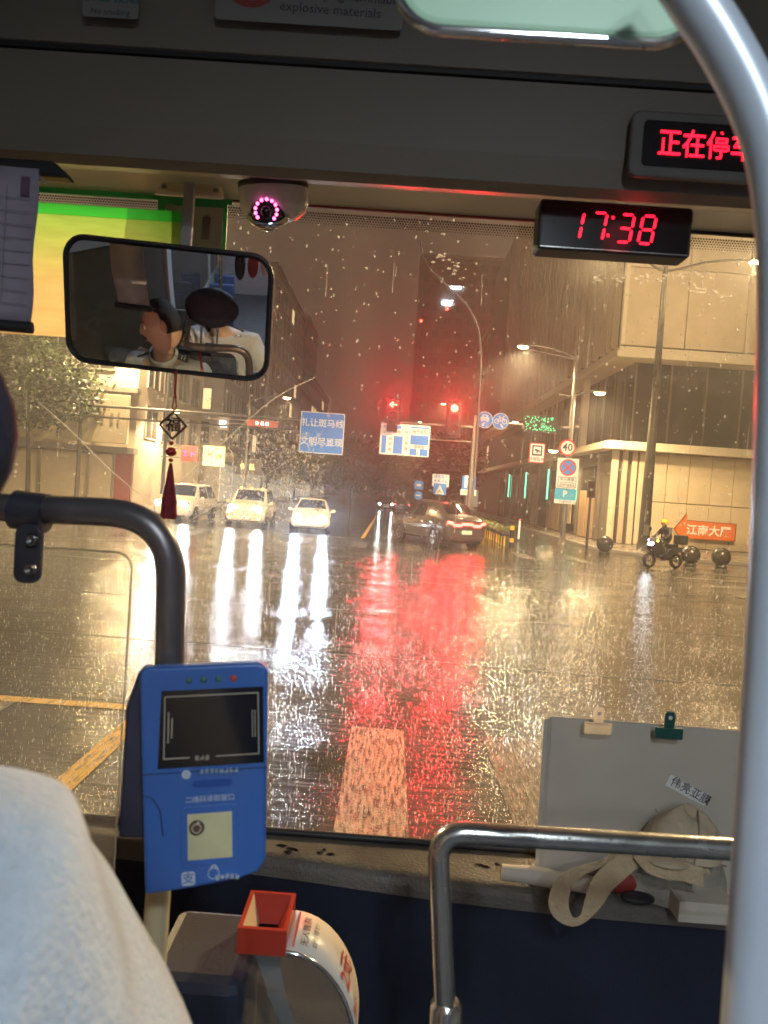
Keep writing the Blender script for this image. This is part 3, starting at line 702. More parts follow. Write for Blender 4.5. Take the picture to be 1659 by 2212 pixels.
r, w, h, k = panel_sign('parking_plate', 'light blue parking plate with white letter P below the no stopping sign', 1198, 1056, 1244, 1088, 35.7, 'sign_cyan', None, 0, False)
mb_sign(r, rect(-w / 2, -h / 2, w / 2, -h / 2 + .18), 'sign_white', 0, .005, 'caption_strip')
lettering(r, [('P', .42, -.03, .10, .02)], 'sign_white'); lettering(r, [('江南大厦停车场', .105, -.04, -h / 2 + .09, .003)], 'sign_black')
mb = MB(); mb.cyl((0, -h / 2, -.07), (0, h / 2 + 1.3, -.07), .04, .04, 10); mb.build('bracket', 'pole_grey', r)
# ---- small signs further up the street
def post_sign(name, label, px, py, Y, w, h, face, draw):
    c = P(px, py, Y); r = thing(name, label, 'sign', (c.x, c.y, .13), SIGN()); cz = c.z - .13
    mb = MB(); mb.cyl((0, 0, -.05), (0, cz + h / 2, -.05), .04, .035, 10); mb.build('post', 'pole_grey', r)
    q = mb_sign(r, rrect(w, h, .04, 3, 0, cz), face, -.01, .0, 'panel'); draw(r, cz); return r
def d1(r, z): mb_sign(r, rect(-.45, z - .72, .45, z - .40), 'sign_white', -.01, .0, 'caption_strip'); lettering(r, [('P', .95, -.04, z + .02, .03)], 'sign_white'); lettering(r, [('停车场', .2, 0, z - .56, .0)], 'sign_brown')
post_sign('parking_sign', 'blue parking sign with large white P on a thin post', 1013, 1043, 43, .78, .78, 'sign_blue', d1)
def d2(r, z): mb_sign(r, [(-.3, z - .3), (.3, z - .3), (0, z + .28)], 'sign_white', 0, .006, 'triangle'); mb = MB(); mb.text('人', .26, (0, z - .12, .012), .02); mb.build('walker_symbol', 'sign_black', r)
post_sign('crossing_sign', 'blue pedestrian crossing sign with white triangle under the word grid', 950, 1057, 46, .80, .72, 'sign_blue', d2)
def d3(r, z):
    mb = MB(); strokes(mb, 0, z + .25, .008, .2, 4, 5); strokes(mb, 0, z - .02, .008, .2, 4, 6); strokes(mb, 0, z - .28, .008, .2, 4, 7); mb.build('lettering', 'sign_blue', r)
post_sign('notice_sign', 'white notice plate with grid of blue characters over the crossing sign', 952, 1038, 46.1, 1.05, .78, 'sign_white', d3)
def d4(r, z):
    mb = MB(); mb.prism([(.3 * cos(2 * pi * i / 24), z - .72 + .3 * sin(2 * pi * i / 24)) for i in range(24)], -.01, .0); mb.build('panel', 'sign_blue', r)
    mb = MB(); mb.box((0, z, .004), (.3, .16, .006)); mb.box((0, z - .72, .004), (.34, .1, .006)); mb.build('symbol', 'sign_white', r)
post_sign('lane_sign', 'pair of small round blue signs on a post beyond the crossover car', 905, 1048, 52, .6, .6, 'sign_blue', d4)

# ---- orange arrow sign on the corner building
c = P(1525, 1147, 38.6); k = mpp(38.6); r = thing('arrow_sign', 'orange arrow sign with white characters on the beige wall', 'sign', c, SIGN())
ar = [(-1.62, 0), (-1.02, .78), (-1.02, .46), (1.5, .44), (1.5, -.42), (-1.02, -.44), (-1.02, -.78)]
mb = MB(); mb.prism([(x * 1.04, y * 1.08) for x, y in ar][::-1], -.06, 0); mb.build('edge', mat('sign_maroon', (.22, .05, .02), .5), r)
mb = MB(); mb.prism(ar[::-1], 0, .02); mb.build('panel', mat('sign_orange', (.68, .15, .02), .45, var=.06), r)
lettering(r, [('江南大厦', .58, .12, -.02, .02)], 'sign_white', .03)

# ---- trees ----------------------------------------------------------------------------
def make_tree(name, label, base, h, trunk_h, rad, leaf, n, seed, group, lean=0.0, stakes=False, lm='leaf', cs=1.0):
    rr = random.Random(seed); r = thing(name, label, 'tree', base, rr.uniform(0, 6) * 0, group)
    mb = MB(); mb.tube([(0, 0, 0), (lean * .3, 0, trunk_h * .5), (lean, 0, trunk_h), (lean * 1.2, .1, h * .72)], [.14 * cs, .11 * cs, .09 * cs, .03], 9)
    tips = []
    for i in range(7):
        a = rr.uniform(0, 2 * pi); z0 = trunk_h * rr.uniform(.75, 1.15); L = rad * rr.uniform(.5, .95)
        e = Vector((lean + cos(a) * L, sin(a) * L, z0 + rr.uniform(.35, .8) * (h - z0))); tips.append(e)
        mb.tube([(lean * .9, 0, z0), (lean + cos(a) * L * .4, sin(a) * L * .4, z0 + (e.z - z0) * .55), e], [.06 * cs, .04 * cs, .012], 6)
    mb.build('trunk', 'bark', r)
    mb = MB(); ch = (h - trunk_h * .8) / 2; cc = Vector((lean, 0, h - ch)); clumps = []
    while len(clumps) < 46:
        p = Vector((rr.uniform(-1, 1), rr.uniform(-1, 1), rr.uniform(-1, 1)))
        if .25 < p.length < 1.0: clumps.append((cc + Vector((p.x * rad, p.y * rad, p.z * ch)), rr.uniform(.22, .42) * rad))
    vs = []; fs = []
    for i in range(n):
        c, cr_ = rr.choice(clumps); d = Vector((rr.gauss(0, 1), rr.gauss(0, 1), rr.gauss(0, .7))) * cr_ * .5
        p = c + d; u = Vector((rr.gauss(0, 1), rr.gauss(0, 1), rr.gauss(0, .6))).normalized(); w = u.orthogonal().normalized(); s = leaf * rr.uniform(.6, 1.3)
        o = len(vs); vs += [p - u * s, p + w * s * .45, p + u * s, p - w * s * .45]; fs.append((o, o + 1, o + 2, o + 3))
    mb.add(vs, fs); mb.build('crown', lm, r)
    if stakes:
        for a in (20, 140, 260):
            s_ = MB(); s_.cyl((cos(radians(a)) * 1.0, sin(radians(a)) * 1.0, 0), (cos(radians(a)) * .12, sin(radians(a)) * .12, 2.1), .035, .03, 8); s_.build('stake', 'stake_wood', r)
    return r
g = 'street trees'
tb = G(140, 1075); make_tree('street_tree', 'big dark leafy street tree with timber stakes before the cream shop', (tb.x, 38.2, .13), 9.3, 5.2, 3.8, .17, 9000, 3, g, .2, True, cs=1.3)
tb = P(150, 1075, 39.5); make_tree('street_tree', 'second dark tree leaning beside the staked tree', (tb.x - 2.2, 39.4, .13), 8.8, 5.0, 3.4, .17, 6000, 4, g, -.3, False)
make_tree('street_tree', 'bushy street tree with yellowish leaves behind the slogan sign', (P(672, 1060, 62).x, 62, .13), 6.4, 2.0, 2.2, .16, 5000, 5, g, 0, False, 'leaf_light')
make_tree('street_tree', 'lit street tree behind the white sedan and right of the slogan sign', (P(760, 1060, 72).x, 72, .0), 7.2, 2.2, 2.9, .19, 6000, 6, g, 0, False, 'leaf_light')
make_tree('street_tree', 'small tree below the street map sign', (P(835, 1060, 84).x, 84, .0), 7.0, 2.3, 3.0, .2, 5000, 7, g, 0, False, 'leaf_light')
make_tree('street_tree', 'dark street tree between the map sign and the parking sign', (P(965, 1060, 70).x, 70, .13), 7.6, 2.6, 3.2, .2, 5000, 8, g, 0, False)
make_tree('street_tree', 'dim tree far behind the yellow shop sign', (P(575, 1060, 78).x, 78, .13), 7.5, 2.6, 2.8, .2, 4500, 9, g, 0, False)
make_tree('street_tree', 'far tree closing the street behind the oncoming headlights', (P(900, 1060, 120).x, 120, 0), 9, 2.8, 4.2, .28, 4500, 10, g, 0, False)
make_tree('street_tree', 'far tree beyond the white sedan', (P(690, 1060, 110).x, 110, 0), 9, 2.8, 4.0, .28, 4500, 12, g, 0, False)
# shrub in a planter by the cream shop
c = G(88, 1075); r = thing('planter_shrub', 'small round shrub in a low planter before the cream shop', 'shrub', (c.x, 40.6, .13))
mb = MB(); mb.lathe([(.0, 0), (.4, 0), (.5, .6), (.44, .6), (.42, .5), (0, .5)], 16); mb.build('pot', 'kerb_stone', r)
mb = MB(); rr = random.Random(3); vs = []; fs = []
for i in range(1400):
    p = Vector((rr.gauss(0, .3), rr.gauss(0, .3), .85 + rr.gauss(0, .2))); u = Vector((rr.gauss(0, 1), rr.gauss(0, 1), rr.gauss(0, 1))).normalized() * .07; w = u.orthogonal().normalized() * .035; o = len(vs); vs += [p - u, p + w, p + u, p - w]; fs.append((o, o + 1, o + 2, o + 3))
mb.add(vs, fs); mb.build('foliage', 'leaf', r)

# ---- stone balls, bollards, flower railing --------------------------------------------
sbm = MB(); sbm.sphere((0, 0, .42), .36, 20, 14); sbm.lathe([(.0, 0), (.24, 0), (.24, .06), (.18, .1), (.14, .14)], 16)
for i, (px, py, lab) in enumerate(((1305, 1196, 'dark stone ball bollard beside the pedestrian signal post'), (1490, 1222, 'dark stone ball bollard just behind the motorcycle'), (1556, 1226, 'dark stone ball bollard below the arrow sign near the pillar'))):
    o = sbm.build('stone_ball', 'stone_ball'); o.location = G(px, py); o.location.z = 0; tag(o, lab, 'bollard', 'stone ball bollards')
c = G(1104, 1180); r = thing('bollard', 'yellow and black banded bollard at the end of the flower railing', 'bollard', (c.x, c.y, 0))
for k in range(5):
    mb = MB(); mb.cyl((0, 0, k * .18), (0, 0, k * .18 + .18), .1, .1, 16); mb.build('band', 'bollard_yellow' if k in (1, 4) else 'signal_black', r)
c0 = G(1104, 1182)
for i in range(7):
    r = thing('flower_planter', 'low railing planter of green hedge ' + ('next to the banded bollard', 'second along the median from the banded bollard', 'third along the median from the banded bollard', 'fourth along the median from the banded bollard', 'fifth along the median from the banded bollard', 'sixth along the median from the banded bollard', 'at the far end of the median row')[i], 'planter', (c0.x - .25 + i * -.02, c0.y + 1.2 + i * 2.3, 0), 0, 'median railing planters')
    mb = MB(); mb.box((0, 0, .52), (.34, 1.9, .14)); mb.build('trough', 'signal_black', r, bevel=.02)
    for y in (-.8, -.4, 0, .4, .8):
        mb = MB(); mb.box((0, y, .24), (.07, .07, .46)); mb.build('post', 'signal_black' if y in (-.4, .4) else 'bollard_yellow', r)
    mb = MB(); vs = []; fs = []; rr = random.Random(i)
    for q in range(420):
        p = Vector((rr.gauss(0, .12), rr.uniform(-.95, .95), .66 + abs(rr.gauss(0, .09)))); u = Vector((rr.gauss(0, 1), rr.gauss(0, 1), rr.gauss(0, 1))).normalized() * .06; w = u.orthogonal().normalized() * .03; o = len(vs); vs += [p - u, p + w, p + u, p - w]; fs.append((o, o + 1, o + 2, o + 3))
    mb.add(vs, fs); mb.build('foliage', 'leaf_light', r)
c = G(1250, 1190); r = thing('kerb_post', 'thin white marker post on the corner pavement', 'post', (c.x - 2.0, c.y + 4, .13))
mb = MB(); mb.cyl((0, 0, 0), (0, 0, .9), .05, .05, 10); mb.build('post', 'sign_white', r); mb = MB(); mb.cyl((0, 0, .9), (0, 0, 1.0), .055, .03, 10); mb.build('cap', 'sign_red', r)
# ================================================================== VEHICLES
mat('car_white', (.72, .66, .55), .22, var=.03, coat=.6); mat('car_cream', (.68, .60, .45), .25, var=.03, coat=.6)
mat('car_dark', (.058, .051, .047), .25, var=.1, coat=.8); mat('car_glass', (.012, .012, .014), .05, spec=.8, var=.2)
mat('tyre', (.012, .012, .012), .6); mat('rim_alloy', (.45, .45, .45), .25, metal=1.0, var=.1); mat('trim_black', (.015, .015, .015), .4)
mat('chrome', (.7, .7, .7), .12, metal=1.0, var=.05); mat('plate_white', (.7, .7, .72), .4); mat('plate_green', (.45, .62, .45), .4)
mat('headlamp', (.9, .95, 1), .2, em=(.74, .87, 1.0), es=100.0); mat('headlamp_far', (.9, .95, 1), .2, em=(.85, 1, .92), es=34.0)
mat('foglamp', (1, .6, .2), .2, em=(1.0, .36, .04), es=26.0); mat('taillamp', (.5, .02, .01), .3, em=(1, .04, .03), es=15.0); mat('tail_dim', (.4, .02, .02), .3, em=(1, .04, .02), es=1.6)
mat('indicator', (.8, .3, .02), .3, em=(1, .42, .05), es=10)
SEC = lambda y, zb, zl, zt, w, wr: [(0, y, zb), (w * .8, y, zb), (w * .96, y, zb + .12), (w, y, zb + (zl - zb) * .55), (w * .955, y, zl), (wr, y, zt - .05), (wr * .82, y, zt), (0, y, zt + .012)]
def wheel(root, x, y, rad, wd, s):
    t = MB(); M = Matrix.Translation((x, y, rad)) @ Matrix.Rotation(pi / 2 * s, 4, 'Y')
    t.lathe([(rad * .64, -wd / 2), (rad * .94, -wd / 2), (rad, -wd * .3), (rad, wd * .3), (rad * .94, wd / 2), (rad * .64, wd / 2), (rad * .6, wd * .2)], 28, M); wo = t.build('wheel', 'tyre', root)
    m = MB(); m.lathe([(rad * .65, wd * .42), (rad * .6, wd * .47), (rad * .56, wd * .35)], 28, M)
    for k in range(5):
        a = 2 * pi * k / 5; m.box((cos(a) * rad * .3, sin(a) * rad * .3, wd * .38), (rad * .58, rad * .16, wd * .1), M @ Matrix.Translation((0, 0, 0)) @ Matrix.Identity(4)) if False else m.add([(cos(a + d) * q, sin(a + d) * q, wd * .43) for q, d in ((rad * .1, -.5), (rad * .6, -.13), (rad * .6, .13), (rad * .1, .5))], [(0, 1, 2, 3)], False, M)
    m.lathe([(0, wd * .47), (rad * .13, wd * .46), (rad * .15, wd * .4)], 14, M); m.build('rim', 'rim_alloy', wo)
    m = MB(); m.disc((0, 0, wd * .30), rad * .6, 20, M); m.build('brake_disc', 'trim_black', wo)
def car(name, label, loc, rz, st, wheels, paint, glass_rng, lamps=None, tail=None, group=None, plate='plate_white', hatch=None, extras=None):
    """st: stations from nose (+y) to tail; glass_rng: index of cowl, roof front, roof rear, deck"""
    r = thing(name, label, 'car', loc, rz, group)
    rings = []
    for s in st:
        h = SEC(*s); rings.append([Vector(p) for p in h] + [Vector((-p[0], p[1], p[2])) for p in h[-2:0:-1]])
    n = len(rings[0]); vs = [p for q in rings for p in q]; fs = []
    for i in range(len(rings) - 1):
        for k in range(n): fs.append((i * n + k, (i + 1) * n + k, (i + 1) * n + (k + 1) % n, i * n + (k + 1) % n))
    mb = MB(); mb.add(vs, fs, True); mb.add(rings[0], [tuple(range(n))], False); mb.add(rings[-1], [tuple(range(n - 1, -1, -1))], False)
    body = mb.build('body', paint, r)
    a, b, c, d = glass_rng
    def pane(name, quads, off=.012, ins=.9):
        mb = MB()
        for q in quads:
            q = [Vector(p) for p in q]; ce = sum(q, Vector()) / len(q); nr = (q[1] - q[0]).cross(q[2] - q[0]).normalized()
            if nr.dot(ce - Vector((0, ce.y * .6, .6))) < 0: nr = -nr
            mb.add([ce + (p - ce) * ins + nr * off for p in q], [tuple(range(len(q)))], True)
        return mb.build(name, 'car_glass', r)
    A, B, C, D = rings[a], rings[b], rings[c], rings[d]
    def screen(name, Q, R_, off):
        mb = MB(); vs = []
        for t in (.07, .93):
            row = [Q[k].lerp(R_[k], t) for k in (5, 6, 7, 8, 9)]; ce = row[2]
            vs += [ce + (p - ce) * .93 + Vector((0, 0, .012)) + Vector((0, off, 0)) for p in row]
        mb.add(vs, [(i, i + 1, 6 + i, 5 + i) for i in range(4)], True); return mb.build(name, 'car_glass', r)
    screen('windscreen', A, B, .02); screen('rear_window', C, D, -.02)
    for s in (4, 9):
        t = s + 1; idx = list(range(a, d + 1)); mid = (b + c) // 2
        lo, hi = (4, 5) if s == 4 else (10, 9)
        pane('side_window', [[rings[a][lo].lerp(rings[b][lo], .35), rings[mid][lo], rings[mid][hi], rings[b][hi]]], .012, .88)
        pane('side_window', [[rings[mid][lo], rings[c][lo].lerp(rings[d][lo], .3), rings[c][hi], rings[mid][hi]]], .012, .88)
    for (x, y, rad) in wheels:
        for s in (1, -1): 
            wheel(r, s * x, y, rad, .22, s)
            ar = MB(); M = Matrix.Translation((s * (x + .085), y, rad)) @ Matrix.Rotation(pi / 2 * s, 4, 'Y'); ar.ring((0, 0), rad * 1.0, rad * 1.16, .02, 28, M); ar.build('wheel_arch', 'trim_black', r)
    w0 = st[a][4]
    for s in (1, -1):
        m = MB(); m.sphere((s * (w0 + .09), st[a][0] - .22, st[a][2] + .08), .11, 12, 8, (1, .6, .75)); m.cyl((s * w0 * .93, st[a][0] - .2, st[a][2] + .03), (s * (w0 + .05), st[a][0] - .2, st[a][2] + .05), .03); m.build('door_mirror', paint, r)
        for yy in (st[b][0] - .55, st[c][0] + .15):
            m = MB(); m.box((s * (w0 * .985), yy, st[b][2] - .14), (.035, .2, .035)); m.build('door_handle', 'chrome', r, bevel=.01)
    yf = st[0][0]; yr = st[-1][0]
    m = MB(); m.box((0, yf + .02, .42), (.46, .02, .14)); m.build('number_plate', 'plate_white', r)
    m = MB(); m.box((0, yr - .012, plate_z if (plate_z := (tail or {}).get('plate', .75)) else .75), (.46, .02, .14)); m.build('number_plate', plate, r)
    return r
SEDAN = [(2.25, .32, .52, .62, .62, .5), (2.18, .22, .62, .74, .80, .62), (1.9, .2, .70, .86, .87, .68), (1.0, .2, .82, .96, .89, .70), (.85, .2, .86, 1.0, .89, .72), (.1, .2, .88, 1.42, .89, .60), (-.6, .2, .9, 1.46, .89, .60), (-1.05, .2, .92, 1.40, .89, .58), (-1.65, .2, .93, 1.06, .88, .66), (-2.15, .24, .86, 1.0, .83, .66), (-2.28, .34, .7, .84, .7, .55)]
def front_dress(r, yf, w, zl, grille=True, fog=None, lampm='headlamp', power=60, zg=.55, lampx=None, col=(.82, .91, 1)):
    lx = lampx or w * .72
    for s in (1, -1):
        m = MB(); m.sphere((s * lx, yf - .10, zl), .17, 16, 10, (1.15, .6, .62)); hl = m.build('headlight', 'chrome', r)
        m = MB(); m.sphere((s * lx, yf + .02, zl), .10, 14, 8, (1.1, .5, 1)); m.build('bulb', lampm, hl)
        l = light('headlight_beam', 'SPOT', (s * lx, yf + .12, zl), power, col, r, .07, 110, (radians(87), 0, 0), .7); l.rotation_euler = (radians(88), 0, pi)
        l.rotation_euler = Euler((radians(-88), 0, 0)).to_matrix().to_4x4().to_euler()
        l.rotation_euler = Vector((0, 1, -.03)).to_track_quat('-Z', 'Y').to_euler()
        if fog:
            m = MB(); m.sphere((s * (lx - .0), yf + .02, .42), .075, 14, 8, (1, .5, 1)); m.build('fog_lamp', 'foglamp', r)
    if grille:
        m = MB(); m.box((0, yf - .0, zg), (w * .95, .06, .2)); g_ = m.build('grille', 'trim_black', r, bevel=.02)
        for k in range(3):
            m = MB(); m.box((0, yf + .035, zg - .06 + k * .06), (w * .9, .012, .018)); m.build('grille_bar', 'chrome', g_)
    m = MB(); m.box((0, yf - .04, .3), (w * 1.5, .1, .12)); m.build('lower_intake', 'trim_black', r, bevel=.02)
    m = MB()
    for s in (-1, 1): m.cyl((s * .1, yf - 1.22, .99), (s * .5, yf - 1.34, 1.04), .01)
    m.build('wiper', 'trim_black', r)
c = G(660, 1150)
s1 = car('sedan', 'white sedan with bright bluish headlights waiting at the junction', (c.x, c.y + 2.2, 0), pi + radians(4), SEDAN, [(.80, 1.42, .32), (.80, -1.4, .32)], 'car_white', (4, 5, 7, 8))
s1['label'] = 'white sedan with bright bluish headlights waiting right of the amber-lamped car'
front_dress(s1, 2.2, .85, .66, fog=False, power=360, col=(.50, .72, 1))
m = MB(); m.sphere((-.72, 2.15, .70), .05, 10, 6); m.build('indicator', 'indicator', s1)
VAN = [(2.2, .34, .62, .74, .68, .55), (2.12, .24, .80, .92, .84, .66), (1.8, .22, .92, 1.04, .90, .70), (1.15, .22, .98, 1.10, .91, .72), (1.0, .22, 1.0, 1.14, .91, .74), (.45, .22, 1.02, 1.68, .91, .66), (-.6, .22, 1.03, 1.74, .91, .66), (-1.7, .22, 1.03, 1.70, .91, .65), (-2.1, .24, 1.0, 1.15, .90, .70), (-2.2, .34, .9, 1.0, .8, .66)]
c = G(522, 1138)
s2 = car('people_carrier', 'cream people carrier with white headlights and glowing amber fog lamps', (c.x, c.y + 2.2, 0), pi + radians(2), VAN, [(.82, 1.36, .34), (.82, -1.35, .34)], 'car_cream', (4, 5, 7, 8))
front_dress(s2, 2.15, .88, .86, fog=True, power=140, zg=.62, col=(.85, .93, 1))
for s in (-.5, 0, .5):
    m = MB(); m.sphere((s, .42, 1.73), .05, 8, 6); m.build('roof_marker', 'indicator', s2)
c = G(372, 1126)
s3 = car('minivan', 'pale minivan with white headlights behind the red tassel', (c.x, c.y + 2.2, 0), pi + radians(-3), VAN, [(.82, 1.36, .34), (.82, -1.35, .34)], 'car_white', (4, 5, 7, 8))
front_dress(s3, 2.15, .88, .82, fog=False, power=180)
c = G(833, 1102)
s4 = car('far_sedan', 'distant oncoming car with dazzling headlights under the street trees', (c.x, c.y, 0), pi, SEDAN, [(.80, 1.42, .32), (.80, -1.4, .32)], 'car_dark', (4, 5, 7, 8))
front_dress(s4, 2.2, .85, .66, lampm='headlamp_far', power=14, col=(.85, 1, .92))
c = P(868, 1100, 70)
s5 = car('far_hatchback', 'distant dark car with red tail lamps behind the crossover', (c.x, 74, 0), 0, SEDAN, [(.80, 1.42, .32), (.80, -1.4, .32)], 'car_dark', (4, 5, 7, 8))
for s in (-1, 1):
    m = MB(); m.sphere((s * .66, -2.22, .78), .1, 10, 6, (1, .4, .7)); m.build('tail_lamp', 'taillamp', s5)
# dark crossover turning left across the junction, seen from behind
CUV = [(2.35, .40, .62, .76, .66, .52), (2.27, .28, .80, .92, .86, .66), (1.95, .26, .90, 1.02, .92, .72), (1.1, .26, .98, 1.08, .94, .74), (.9, .26, 1.0, 1.13, .94, .76), (.1, .26, 1.03, 1.60, .94, .66), (-.6, .26, 1.05, 1.65, .94, .66), (-1.35, .26, 1.08, 1.56, .94, .64), (-2.0, .26, 1.10, 1.22, .92, .70), (-2.2, .28, 1.02, 1.12, .90, .72), (-2.32, .34, .92, 1.0, .86, .66), (-2.36, .42, .7, .82, .82, .62)]
rw_ = G(1016, 1189); lf = G(872, 1168); lr_ = G(930, 1182)
ctr = (rw_ + lf) / 2
s6 = car('crossover_car', 'dark crossover car with a wavy red light bar turning across the wet junction', (ctr.x, ctr.y + .6, 0), radians(27), CUV, [(.86, 1.42, .37), (.86, -1.42, .37)], 'car_dark', (4, 5, 7, 8), plate='plate_green', tail={'plate': .62}); s6.scale = (1, 1, 1.09)
def lerp2(pts, n):
    return smooth_path([Vector(p) for p in pts], n)
pts = [(-.86, -2.30, .97), (-.66, -2.37, .95), (-.60, -2.385, .88), (-.30, -2.39, .875), (-.22, -2.39, .93), (.22, -2.39, .93), (.30, -2.39, .875), (.60, -2.385, .88), (.66, -2.37, .95), (.86, -2.30, .97)]
m = MB(); m.tube([Vector(p) for p in pts], .028, 8); m.build('light_bar', 'taillamp', s6)
m = MB(); m.tube([Vector(p) + Vector((0, -.0, -.05)) for p in pts], .02, 8); m.build('light_bar', 'taillamp', s6)
m = MB(); m.box((0, -2.0, 1.22), (.36, .04, .04)); m.build('high_brake_lamp', 'taillamp', s6)
m = MB(); m.box((0, -2.37, .42), (1.5, .1, .1)); m.build('bumper_strip', 'chrome', s6, bevel=.02)
m = MB(); m.box((0, -2.36, .30), (1.3, .12, .14)); m.build('diffuser', 'trim_black', s6, bevel=.03)
for s in (-1, 1):
    m = MB(); m.box((s * .955, -.0, .36), (.03, 2.0, .06)); m.build('sill_strip', 'chrome', s6, bevel=.01)
    m = MB(); m.box((s * .6, -.4, 1.66), (.03, 1.5, .04)); m.build('roof_rail', 'trim_black', s6, bevel=.01)
m = MB(); m.sphere((0, -1.25, 1.64), .09, 8, 6, (.35, 1.2, .8)); m.build('antenna', 'trim_black', s6)
light('tail_glow', 'AREA', (0, -2.5, .9), 26, (1, .010, .02), s6, 1.5, sizey=.12).rotation_euler = Vector((0, -1, -.05)).to_track_quat('-Z', 'Y').to_euler()
light('head_beam', 'SPOT', (0, 2.45, .75), 150, (1, .95, .85), s6, .1, 110).rotation_euler = Vector((0, 1, -.05)).to_track_quat('-Z', 'Y').to_euler()
m = MB(); m.sphere((-.75, 2.2, .84), .1, 12, 8); m.sphere((.75, 2.2, .84), .1, 12, 8); m.build('headlight', 'chrome', s6)

# ================================================================== PEOPLE
mat('skin', (.44, .30, .22), .5, var=.08, scale=12); mat('hair_black', (.012, .010, .010), .55, var=.3, scale=60, bump=.6, bscale=200)
mat('coat_dark', (.022, .024, .028), .55, var=.3, scale=6, bump=.3, bscale=14); mat('helmet_yellow', (.72, .42, .03), .3, var=.05)
def skin_mesh(name, joints, edges, mt, parent, root=0, sub=2):
    keys = list(joints); bm = bmesh.new(); lay = bm.verts.layers.skin.verify(); V = {}
    for k in keys:
        co, rad = joints[k]; v = bm.verts.new(co); rr_ = rad if isinstance(rad, tuple) else (rad, rad); v[lay].radius = rr_; V[k] = v
        v[lay].use_root = (k == keys[root])
    for a, b in edges: bm.edges.new((V[a], V[b]))
    me = bpy.data.meshes.new(name); bm.to_mesh(me); bm.free()
    o = bpy.data.objects.new(name, me); COL.objects.link(o)
    sk = o.modifiers.new('k', 'SKIN'); sk.use_smooth_shade = True
    sb_ = o.modifiers.new('s', 'SUBSURF'); sb_.levels = sub; sb_.render_levels = sub
    dg = bpy.context.evaluated_depsgraph_get(); ev = bpy.data.meshes.new_from_object(o.evaluated_get(dg)); bpy.data.objects.remove(o)
    for p in ev.polygons: p.use_smooth = True
    ev.materials.clear(); ev.materials.append(MATS[mt]); o = bpy.data.objects.new(name, ev); COL.objects.link(o); o.parent = parent
    return o
# ---- motorcycle courier
c = G(1432, 1228)
MR = radians(62)                      # bike heads towards the street on the left and a little to us
mc = thing('motorcycle', 'dark delivery motorcycle with twin white headlamps crossing by the tall mast', 'motorcycle', (c.x, c.y + .1, 0), MR + radians(52))
for y, nm in ((.62, 'wheel'), (-.62, 'wheel')):
    m = MB(); M = Matrix.Translation((0, y, .28)) @ Matrix.Rotation(pi / 2, 4, 'Y'); m.lathe([(.19, -.05), (.26, -.06), (.285, 0), (.26, .06), (.19, .05), (.17, 0), (.19, -.05)], 24, M); w_ = m.build('wheel', 'tyre', mc)
    m = MB(); m.lathe([(.19, -.03), (.19, .03)], 20, M); m.cyl((-.05, y, .28), (.05, y, .28), .05)
    for k in range(5): a = 2 * pi * k / 5; m.cyl((0, y, .28), (0, y + cos(a) * .19, .28 + sin(a) * .19), .014, n=6)
    m.build('rim', 'rim_alloy', w_)
m = MB(); m.prism([(.5, .62), (.62, .78), (.46, 1.02), (.34, 1.0), (.36, .6), (.26, .36), (-.2, .34), (-.36, .5), (-.78, .62), (-.86, .74), (-.5, .80), (-.1, .72), (.02, .5), (.22, .46), (.30, .62)], -.15, .15, Matrix(((0, 0, 1, 0), (1, 0, 0, 0), (0, 1, 0, 0), (0, 0, 0, 1)))); m.build('body', 'coat_dark', mc, bevel=.04)
m = MB(); m.tube([(0, .62, .28), (0, .5, .7), (0, .40, 1.06)], .035, 10); m.build('fork', 'chrome', mc)
m = MB(); m.tube([(-.34, .22, 1.08), (-.18, .36, 1.08), (0, .40, 1.06), (.18, .36, 1.08), (.34, .22, 1.08)], .018, 8); hb = m.build('handlebar', 'chrome', mc)
for s in (-1, 1):
    m = MB(); m.cyl((s * .26, .32, 1.08), (s * .32, .36, 1.32), .009, n=6); m.sphere((s * .33, .36, 1.38), .07, 10, 6, (1, .4, 1.2)); m.build('mirror', 'trim_black', mc)
    m = MB(); m.sphere((s * .07, .60, .86), .055, 12, 8); m.build('headlamp', mat('scooter_lamp', (.9, .95, 1), .2, em=(.85, .98, 1), es=30), mc)
    m = MB(); m.sphere((s * .22, .50, .98), .04, 10, 6); m.build('indicator', mat('scooter_blue', (.2, .2, .9), .3, em=(.25, .2, 1), es=9) if s > 0 else 'indicator', mc)
m = MB(); m.box((0, -.2, .83), (.28, .75, .09)); m.build('seat', 'trim_black', mc, bevel=.03)
m = MB(); m.box((0, -.78, 1.04), (.36, .36, .34)); m.build('top_box', 'coat_dark', mc, bevel=.03)
m = MB(); m.tube([(.1, .0, .3), (.14, -.4, .32), (.14, -.85, .4)], .045, 10); m.build('exhaust', 'chrome', mc)
m = MB(); m.box((0, .68, .60), (.2, .3, .02)); m.build('mudguard', 'trim_black', mc, bevel=.01)
light('scooter_light', 'SPOT', (0, .72, .86), 40, (.8, .9, 1), mc, .06, 100).rotation_euler = Vector((0, 1, -.1)).to_track_quat('-Z', 'Y').to_euler()
rd = thing('person', 'motorcycle rider in dark rain coat and yellow helmet leaning over the handlebar', 'person', mc.location, mc.rotation_euler)
